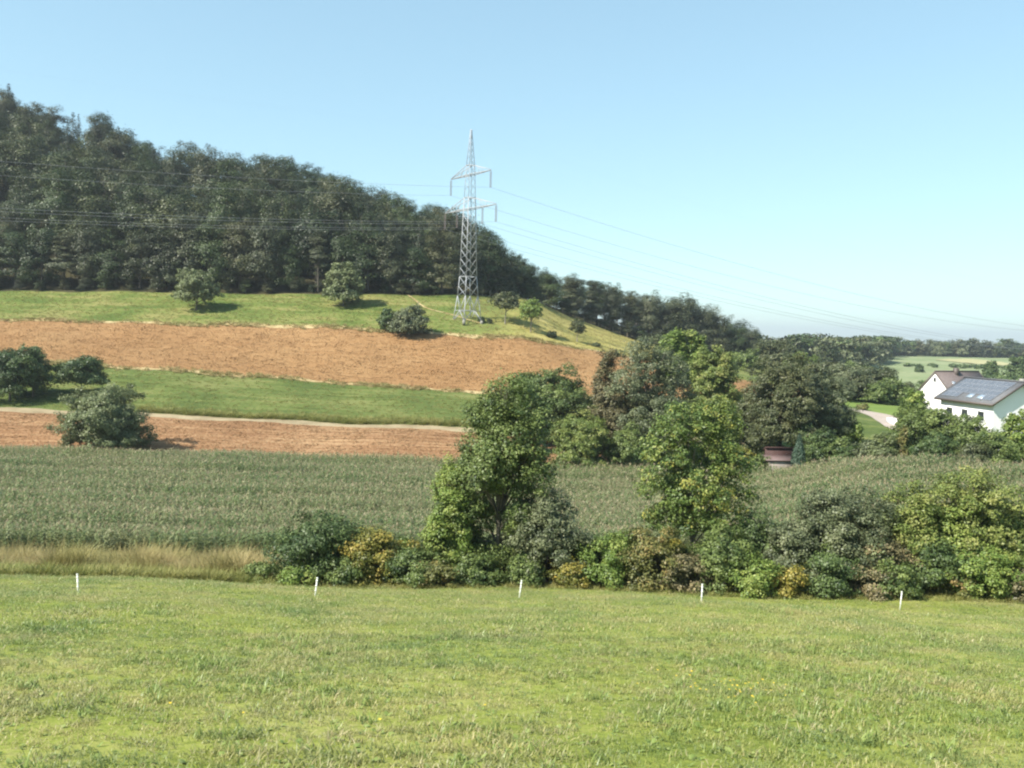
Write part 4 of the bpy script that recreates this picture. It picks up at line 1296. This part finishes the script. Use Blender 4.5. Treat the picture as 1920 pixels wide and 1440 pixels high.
link('plinth', MB().box((-hutw - 0.12, -1.18, -0.3), (hutw + 0.05, -1.05, zpl)).mesh('hut_plinth', M['plinth']), parent=e)

# hamlet road, a strip on the ground, and a low wall beside it
ribbon('hamlet_road', [hit(1585, 766)[:2], hit(1620, 772)[:2], hit(1655, 782)[:2], hit(1690, 803)[:2], hit(1740, 840)[:2] if False else (hit(1690, 803)[:2] + np.array([4, -5]))], 4.2, M['road'], 0.06)
p = hit(1676, 796); z = g1(p[0], p[1])
link('garden_wall', MB().box((-0.3, -2.0, -0.3), (0.3, 2.0, 0.9)).mesh('garden_wall', M['render_white']), loc=(p[0], p[1], z), label='short white wall at the bend of the hamlet road', cat='wall')
tree_at('rusty_bush', 1618, 0, 757, 24, 'rusty', 'small reddish-brown bush at the side of the hamlet road', base=769, z0=0.0, cat='bush', parts=('stem', 'foliage'), under=-0.7, clump=0.35)

# far white buildings on the horizon
for k, (px, wpx) in enumerate([(1447, 3.0), (1455, 4), (1464, 6), (1475, 3), (1484, 4)]):
    d = 3800
    q = PX(px, 637.5, d)
    z = g1(q[0], q[1])
    ww = wpx * d / F
    e = empty('far_building', (q[0], q[1], z), 'tiny white building of a far settlement on the hazy horizon', 'building', 'far white buildings on the horizon')
    hgt = max(8, q[2] - z)
    link('wall', MB().box((-ww / 2, -6, -2), (ww / 2, 6, hgt)).mesh('far_wall', M['render_white']), parent=e)
    mb = MB(); slab(mb, (-ww / 2, -7, hgt), (ww / 2, -7, hgt), (ww / 2, 0, hgt + 4), (-ww / 2, 0, hgt + 4), 0.5); slab(mb, (-ww / 2, 0, hgt + 4), (ww / 2, 0, hgt + 4), (ww / 2, 7, hgt), (-ww / 2, 7, hgt), 0.5)
    link('roof', mb.mesh('far_roof', M['roof_brown']), parent=e)

# ------------------------------------------------------------------ uncountable cover: maize, grasses, far wood
def scatter(name, pts, scl, rot, variants, label=None, var_idx=None, seed=0):
    """One object: the points carry copies of a few small plant meshes."""
    me = bpy.data.meshes.new(name)
    pts = np.asarray(pts, np.float32)
    me.vertices.add(len(pts)); me.vertices.foreach_set('co', pts.ravel())
    a = me.attributes.new('scl', 'FLOAT_VECTOR', 'POINT'); a.data.foreach_set('vector', np.asarray(scl, np.float32).ravel())
    a = me.attributes.new('rot', 'FLOAT_VECTOR', 'POINT'); a.data.foreach_set('vector', np.asarray(rot, np.float32).ravel())
    vi = np.random.default_rng(seed).integers(0, len(variants), len(pts)) if var_idx is None else var_idx
    a = me.attributes.new('idx', 'INT', 'POINT'); a.data.foreach_set('value', np.asarray(vi, np.int32))
    o = link(name, me, kind='stuff', label=label)
    col = bpy.data.collections.new(name + '_sources')
    for i, vm in enumerate(variants):
        col.objects.link(bpy.data.objects.new('%s_source_%02d' % (name, i), vm))
    ng = bpy.data.node_groups.new(name + '_scatter', 'GeometryNodeTree')
    ng.interface.new_socket('Geometry', in_out='INPUT', socket_type='NodeSocketGeometry')
    ng.interface.new_socket('Geometry', in_out='OUTPUT', socket_type='NodeSocketGeometry')
    gi = ng.nodes.new('NodeGroupInput'); go = ng.nodes.new('NodeGroupOutput')
    ci = ng.nodes.new('GeometryNodeCollectionInfo'); ci.inputs['Collection'].default_value = col
    ci.inputs['Separate Children'].default_value = True; ci.inputs['Reset Children'].default_value = True
    ip = ng.nodes.new('GeometryNodeInstanceOnPoints'); ip.inputs['Pick Instance'].default_value = True
    def named(nm, ty):
        n = ng.nodes.new('GeometryNodeInputNamedAttribute'); n.data_type = ty; n.inputs['Name'].default_value = nm
        return n.outputs['Attribute']
    e2r = ng.nodes.new('FunctionNodeEulerToRotation')
    L_ = ng.links.new
    L_(named('rot', 'FLOAT_VECTOR'), e2r.inputs[0])
    L_(gi.outputs[0], ip.inputs['Points']); L_(ci.outputs[0], ip.inputs['Instance'])
    L_(named('idx', 'INT'), ip.inputs['Instance Index']); L_(e2r.outputs[0], ip.inputs['Rotation'])
    L_(named('scl', 'FLOAT_VECTOR'), ip.inputs['Scale']); L_(ip.outputs[0], go.inputs[0])
    md = o.modifiers.new('scatter', 'NODES'); md.node_group = ng
    return o


def blade_strip(base, direction, length, width, bend, segs=3):
    """A tapering, drooping blade as quads."""
    d = np.array([math.cos(direction), math.sin(direction), 0.0]); s = np.array([-d[1], d[0], 0.0])
    v = []
    for i in range(segs + 1):
        t = i / segs
        ang = bend[0] + (bend[1] - bend[0]) * t
        if i == 0:
            p = np.array(base, float)
        else:
            p = p + (d * math.sin(ang) + np.array([0, 0, math.cos(ang)])) * length / segs
        w_ = width * (1 - t) ** 0.6 * 0.5 + 0.0008
        v += [p - s * w_, p + s * w_]
    q = [(2 * i, 2 * i + 1, 2 * i + 3, 2 * i + 2) for i in range(segs)]
    return v, q


def plant(blades, mats, name):
    V = []; Q_ = []; T = []; MI = []; n = 0
    for (v, q, t, mi) in blades:
        V += list(v); Q_ += [tuple(i + n for i in f) for f in q]; T += [t] * len(q); MI += [mi] * len(q); n += len(v)
    return mesh_np(name, np.array(V), quads=np.array(Q_), tint=np.array(T), mats=mats, midx=np.array(MI))


rng = np.random.default_rng(21)
M['maize_leaf'] = leafy('maize_leaves', [(0, (0.10, 0.15, 0.05)), (0.5, (0.205, 0.255, 0.10)), (1, (0.39, 0.41, 0.21))], trans=0.38, rough=0.42, objvar=0.6, spec=0.45, world=[(0.06, (0.12, 0.20, 0.06), 0.5), (0.22, (0.33, 0.29, 0.17), 0.28)])
M['tassel'] = leafy('maize_tassels', [(0, (0.22, 0.17, 0.10)), (0.5, (0.36, 0.29, 0.18)), (1, (0.52, 0.44, 0.30))], trans=0.2, rough=0.8)
MZ = []
for k in range(6):
    bl = []
    hgt = 1.95
    v, q = [], []
    tb = MB().tube([(0, 0, -0.1), (0.02, 0, hgt * 0.5), (0.0, 0.02, hgt)], [0.022, 0.018, 0.008], 4)
    bl.append((list(np.concatenate(tb.v)), [tuple(f) for f in np.concatenate(tb.q)], 0.5, 0))
    a0 = rng.uniform(0, 6.28)
    for i in range(11):
        z = 0.35 + (hgt - 0.45) * i / 10
        a = a0 + math.pi * i + rng.normal(0, 0.35)
        ln = rng.uniform(0.65, 0.95) * (1 - 0.25 * abs(i - 5) / 5)
        v, q = blade_strip((0, 0, z), a, ln, 0.095, (rng.uniform(0.3, 0.6), rng.uniform(1.7, 2.5)), 4)
        bl.append((v, q, float(np.clip(rng.normal(0.5, 0.2), 0, 1)), 0))
    for i in range(5):
        a = rng.uniform(0, 6.28)
        v, q = blade_strip((0, 0, hgt - 0.05), a, rng.uniform(0.22, 0.34), 0.024, (0.05 if i == 0 else 0.25, 0.1 if i == 0 else rng.uniform(0.5, 1.1)), 2)
        bl.append((v, q, rng.uniform(0.2, 0.9), 1))
    MZ.append(plant(bl, [M['maize_leaf'], M['tassel']], 'maize_plant%d' % k))
P_ = []
for y in np.arange(58, 112, 0.75):
    xs = np.arange(-0.74 * y, 0.74 * y, 0.21)
    P_.append(np.stack([xs + rng.normal(0, 0.05, len(xs)), y + 0.022 * xs + rng.normal(0, 0.06, len(xs))], 1))
P_ = np.concatenate(P_)
uu = P_[:, 0] / P_[:, 1]
ok = (P_[:, 1] > row_d(1, uu) + 0.4) & (P_[:, 1] < row_d(2, uu) - 0.4) & (np.abs(uu) < 0.72)
P_ = P_[ok]
zz = gz(P_[:, 0], P_[:, 1])
n = len(P_)
s = rng.normal(1.0, 0.07, n) * (1 + 0.05 * np.sin(P_[:, 0] * 0.13) * np.sin(P_[:, 1] * 0.2)) * (1 + 0.07 * np.sin((P_[:, 1] - 0.022 * P_[:, 0]) * 0.85) + 0.05 * np.sin((P_[:, 1] - 0.022 * P_[:, 0]) * 2.1))
scatter('maize', np.c_[P_, zz], np.c_[s, s, s], np.c_[rng.normal(0, 0.06, n), rng.normal(0, 0.06, n), rng.uniform(0, 6.28, n)], MZ, label='field of tall tasselled green maize below the hedgerow', seed=3)
print('maize', n)

# meadow grass
M['grass'] = leafy('grass_blades', [(0, (0.117, 0.1708, 0.03)), (0.5, (0.2145, 0.2623, 0.0504)), (0.8, (0.338, 0.3416, 0.09)), (1, (0.546, 0.4514, 0.192))], trans=0.35, rough=0.45, objvar=0.35, world=[(0.13, (0.11, 0.19, 0.045), 0.6), (0.45, (0.46, 0.37, 0.17), 0.6), (1.0, (0.13, 0.18, 0.075), 0.5)])
M['weed'] = leafy('weed_leaves', [(0, (0.11, 0.16, 0.035)), (0.5, (0.19, 0.25, 0.06)), (1, (0.32, 0.36, 0.12))], trans=0.25, rough=0.42, objvar=0.3)
M['flower'] = plain('yellow_petals', (0.65, 0.45, 0.03), 0.6, 0.1)


def tuft(k, nb, rad, hmin, hmax, wd, segs, mat, name, tmean=0.45):
    bl = []
    for i in range(nb):
        r_ = rad * math.sqrt(rng.random()); a = rng.uniform(0, 6.28)
        v, q = blade_strip((r_ * math.cos(a), r_ * math.sin(a), -0.01), rng.uniform(0, 6.28), rng.uniform(hmin, hmax), wd * rng.uniform(0.6, 1.3), (rng.uniform(0.05, 0.5), rng.uniform(0.6, 1.7)), segs)
        bl.append((v, q, float(np.clip(rng.normal(tmean, 0.22), 0, 1)), 0))
    return plant(bl, [mat], name)


def rosette(k, name):
    bl = []
    for i in range(rng.integers(6, 10)):
        a = rng.uniform(0, 6.28); ln = rng.uniform(0.022, 0.055)
        v, q = blade_strip((0, 0, 0.0), a, ln, 0.0, (0.5, 1.5), 3)
        v = np.array(v); s_ = np.array([-math.sin(a), math.cos(a), 0])
        for j, wj in enumerate((0.003, 0.010, 0.012, 0.003)):
            c_ = (v[2 * j] + v[2 * j + 1]) / 2; v[2 * j] = c_ - s_ * wj; v[2 * j + 1] = c_ + s_ * wj
        bl.append((list(v), q, rng.uniform(0.2, 0.9), 0))
    return plant(bl, [M['weed']], name)


near_v = [tuft(k, 44, 0.13, 0.02, 0.062, 0.0065, 3, M['grass'], 'near_tuft%d' % k) for k in range(6)] + [rosette(k, 'rosette%d' % k) for k in range(3)]
mid_v = [tuft(k, 48, 0.28, 0.025, 0.07, 0.012, 2, M['grass'], 'mid_tuft%d' % k) for k in range(6)]


def wedge(y0, y1, dens, uw=0.68, pw=2.0, extra=1.5):
    area = uw * (y1 ** 2 - y0 ** 2)
    n_ = int(area * dens)
    y = np.sqrt(rng.uniform(y0 ** 2, y1 ** 2, n_))
    return np.stack([rng.uniform(-uw, uw, n_) * y, y], 1)


def lay(name, P2, variants, smin, smax, label, probs=None, tilt=0.12, seed=0, hn=0.0):
    n_ = len(P2)
    z_ = gz(P2[:, 0], P2[:, 1])
    s_ = rng.uniform(smin, smax, n_)
    if hn:
        s_ = s_ * (1 + hn * np.sin(P2[:, 0] * 1.1 + 2 * np.sin(P2[:, 1] * 0.5)) * np.sin(P2[:, 1] * 0.8 + P2[:, 0] * 0.3))
    vi = None if probs is None else rng.choice(len(variants), n_, p=np.array(probs) / sum(probs))
    return scatter(name, np.c_[P2, z_], np.c_[s_, s_, s_], np.c_[rng.normal(0, tilt, n_), rng.normal(0, tilt, n_), rng.uniform(0, 6.28, n_)], variants, label=label, var_idx=vi, seed=seed)


M['dry_blade'] = leafy('dry_blades', [(0, (0.26, 0.22, 0.10)), (0.5, (0.40, 0.35, 0.18)), (1, (0.56, 0.50, 0.30))], trans=0.3, rough=0.6)
near_v += [tuft(90 + k, 22, 0.12, 0.03, 0.08, 0.005, 3, M['dry_blade'], 'near_dry%d' % k) for k in range(2)] + [tuft(95 + k, 30, 0.09, 0.07, 0.14, 0.008, 3, M['weed'], 'near_tall%d' % k) for k in range(2)]
mid_v += [tuft(98 + k, 26, 0.30, 0.03, 0.08, 0.010, 2, M['dry_blade'], 'mid_dry%d' % k) for k in range(1)] + [tuft(99 + k, 36, 0.2, 0.06, 0.13, 0.014, 2, M['weed'], 'mid_tall%d' % k) for k in range(1)]
lay('meadow_grass', wedge(4.5, 17, 75), near_v, 0.7, 1.35, 'short mown meadow grass with clover and weed leaves', probs=[1] * 6 + [0.75] * 3 + [0.45] * 2 + [0.16] * 2, hn=0.25)
lay('meadow_grass', wedge(16, 45, 20), mid_v, 0.75, 1.3, 'short mown meadow grass reaching to the hedgerow', hn=0.25, probs=[1] * 6 + [0.7, 0.4])
fl = []
for (cx, cy, nn, sp) in [(1345, 1312, 22, 0.35), (1310, 1290, 12, 0.4), (1380, 1300, 10, 0.3), (700, 1360, 4, 0.6)]:
    p = hit(cx, cy)
    fl.append(np.stack([p[0] + rng.normal(0, sp * 1.4, nn), p[1] + rng.normal(0, sp, nn)], 1))
fl = np.concatenate(fl)
fm = []
for i in range(7):
    a = i * 0.9
    v, q = blade_strip((0, 0, 0.10), a, 0.013, 0.010, (1.0, 1.5), 1)
    fm.append((v, q, 0.5, 0))
v, q = blade_strip((0, 0, 0), 0, 0.11, 0.004, (0.05, 0.1), 2)
fm.append((v, q, 0.5, 1))
lay('yellow_flowers', fl, [plant(fm, [M['flower'], M['weed']], 'yellow_flower')], 0.9, 1.4, 'small yellow meadow flowers')

# rough grass: dry strip before the maize, weeds under the hedge, verges between the fields
M['straw'] = leafy('dry_grass', [(0, (0.21, 0.175, 0.065)), (0.5, (0.38, 0.30, 0.13)), (1, (0.55, 0.45, 0.24))], trans=0.35, rough=0.7, objvar=0.35, world=[(0.25, (0.24, 0.25, 0.07), 0.5)])
M['verge'] = leafy('verge_grass', [(0, (0.13, 0.17, 0.035)), (0.5, (0.23, 0.245, 0.06)), (1, (0.40, 0.35, 0.14))], trans=0.35, rough=0.6, objvar=0.5, world=[(0.3, (0.38, 0.31, 0.12), 0.3)])
tall_v = [tuft(k, 46, 0.22, 0.7, 1.25, 0.018, 3, M['straw'], 'tall_dry_tuft%d' % k) for k in range(5)]
verge_v = [tuft(k, 46, 0.25, 0.25, 0.60, 0.024, 2, M['verge'], 'verge_tuft%d' % k) for k in range(5)]
straw_v = [tuft(k, 40, 0.35, 0.25, 0.55, 0.05, 2, M['straw'], 'straw_tuft%d' % k) for k in range(5)]
def band(y0, y1, x0, x1, n_):
    y = rng.uniform(y0, y1, n_); px = rng.uniform(x0, x1, n_)
    return np.stack([(px - 960) / F * y, y], 1)
tb_ = np.concatenate([band(45.6, 56.5, -160, 470, 3000), band(48.0, 52, 380, 500, 260)])
tb_ = tb_[np.sin(tb_[:, 0] * 0.9 + 2 * np.sin(tb_[:, 1])) + rng.normal(0, 0.7, len(tb_)) > -0.75]
lay('tall_dry_grass', tb_, tall_v, 0.7, 1.55, 'strip of tall tan dry grass between the meadow and the maize', tilt=0.25, hn=0.35)
b1 = band(43.0, 49.0, -160, 520, 3000); b2 = band(42.3, 44.6, 470, 2100, 2600); b3 = band(49, 58, 470, 2100, 5200); b4 = band(50, 60, -160, 500, 1900)
lay('hedge_foot_grass', b2[:1500], verge_v, 0.25, 0.75, 'low grass and weeds growing out from under the hedgerow', tilt=0.25)
lay('rough_grass', np.concatenate([b1, b3, b4]), verge_v, 0.45, 1.7, 'rough green grass and weeds between the hedgerow and the maize', tilt=0.2)
vg = []
for row, off, sp, x0, x1, n_ in [(5, 0.0, 0.7, -150, 1420, 1500), (6, 0.0, 0.8, -150, 1250, 1500)]:
    px = rng.uniform(x0, x1, n_); u_ = (px - 960) / F
    keep = np.sin(px * 0.021 + row) + 0.6 * np.sin(px * 0.083) + rng.normal(0, 0.5, n_) > -0.35
    y = row_d(row, u_) + off + rng.normal(0, sp, n_)
    vg.append(np.stack([u_ * y, y], 1)[keep])
lay('straw_margin', np.concatenate(vg), straw_v, 0.7, 1.5, 'pale straw margin along the edges of the orange field', tilt=0.35)
px = rng.uniform(260, 900, 1500); u_ = (px - 960) / F; y = row_d(4, u_) + np.abs(rng.normal(0, 1.6, 1500)) + 0.3
lay('track_verge', np.stack([u_ * y, y], 1), verge_v, 1.0, 2.0, 'rough olive grass bank above the farm track', tilt=0.25)

# stubble and clods on the ploughed fields, tussocks on the meadows: real relief that catches the light
M['clod'] = leafy('soil_clods', [(0, (0.23, 0.125, 0.057)), (0.5, (0.30, 0.18, 0.085)), (1, (0.42, 0.30, 0.15))], trans=0.0, rough=0.95, objvar=0.8, spec=0.05)
clod_v = []
for k in range(4):
    cv, cq = leaves(rng, rng.normal(0, 1, (9, 3)) * np.array([0.55, 0.12, 0.04]) + np.array([0, 0, 0.05]), np.tile([0, 0, 2.0], (9, 1)), 0.20, None, asp=0.7, rnd=0.3)
    clod_v.append(mesh_np('clod%d' % k, cv, quads=cq, mat=M['clod'], tint=rng.uniform(0, 1, 9)))
def between(r0, r1, x0, x1, n_):
    px = rng.uniform(x0, x1, n_); u_ = (px - 960) / F
    y = row_d(r0, u_) + (row_d(r1, u_) - row_d(r0, u_)) * rng.uniform(0.02, 0.98, n_)
    return np.stack([u_ * y, y], 1)
def lay_rows(name, P2, variants, smin, smax, label):
    n_ = len(P2); s_ = rng.uniform(smin, smax, n_)
    return scatter(name, np.c_[P2, gz(P2[:, 0], P2[:, 1])], np.c_[s_, s_, s_], np.c_[np.zeros(n_), np.zeros(n_), rng.normal(0.04, 0.1, n_)], variants, label=label)
lay_rows('field_clods', between(5, 6, -150, 1420, 20000), clod_v, 0.35, 1.0, 'clods and straw bits on the orange ploughed field')
lay_rows('field_clods', between(2, 3, -150, 1240, 7000), clod_v, 0.4, 1.0, 'clods and straw bits on the red ploughed field')
low_v = [tuft(k, 40, 0.35, 0.10, 0.28, 0.035, 2, M['verge'], 'tussock%d' % k) for k in range(4)]
lay('field_grass', np.concatenate([between(4, 5, -150, 1300, 4200), between(6, 7, -150, 860, 5200)]), low_v, 0.5, 1.2, 'short green grass tussocks on the slope fields', tilt=0.15)
lay('field_dry_grass', np.concatenate([between(6, 7, 860, 1225, 2600), between(6, 7, -150, 860, 500)]), [tuft(k, 40, 0.4, 0.10, 0.30, 0.04, 2, M['straw'], 'dry_tussock%d' % k, 0.35) for k in range(3)], 0.5, 1.1, 'dry grass tussocks on the pale meadow by the pylon', tilt=0.2)

# the far wood in the valley, too distant to count
lr = np.random.default_rng(5)
FW = []
for k in range(4):
    v, q, t, _ = crown(lr, round_lobes(lr, 11, 16, 1.5, 6), 40, 22, 1.3, 1.9, under=-0.5)
    FW.append(mesh_np('far_crown%d' % k, v, quads=q, mat=M[['oak', 'dusty', 'dark', 'grey'][k]], tint=t))
pts = []
for k in range(9000):
    d = math.sqrt(lr.uniform(400 ** 2, 1900 ** 2)); u = lr.uniform(0.17, 0.74)
    px = 960 + u * F
    edge_far = float(np.interp(px, [1430, 1600, 1640, 1690, 1760, 2400], [400, 420, 520, 745, 745, 745]))
    if d > edge_far + 8 * math.sin(u * 90):
        if d < 1000 or lr.random() < 0.75:
            pts.append((u * d, d))
pts = np.array(pts)
n = len(pts)
s = lr.uniform(0.75, 1.15, n)
scatter('far_wood', np.c_[pts, gz(pts[:, 0], pts[:, 1])], np.c_[s * 1.15, s * 1.15, s], np.c_[np.zeros(n), np.zeros(n), lr.uniform(0, 6.28, n)], FW, label='hazy dark wood covering the far valley sides', seed=9)
print('far wood', n)

# ------------------------------------------------------------------ haze
hz, nt, b = new_mat('haze_air')
nt.nodes.remove(b)
pv = N(nt, 'ShaderNodeVolumePrincipled')
pv.inputs['Color'].default_value = (0.74, 0.79, 0.87, 1)
pv.inputs['Density'].default_value = 0.00017
pv.inputs['Anisotropy'].default_value = 0.2
nt.links.new(pv.outputs[0], nt.nodes['Material Output'].inputs['Volume'])
link('haze', MB().box((-8000, -70, -75), (8000, 9300, 125)).mesh('haze', hz), kind='stuff', label='thin pale summer haze in the air')
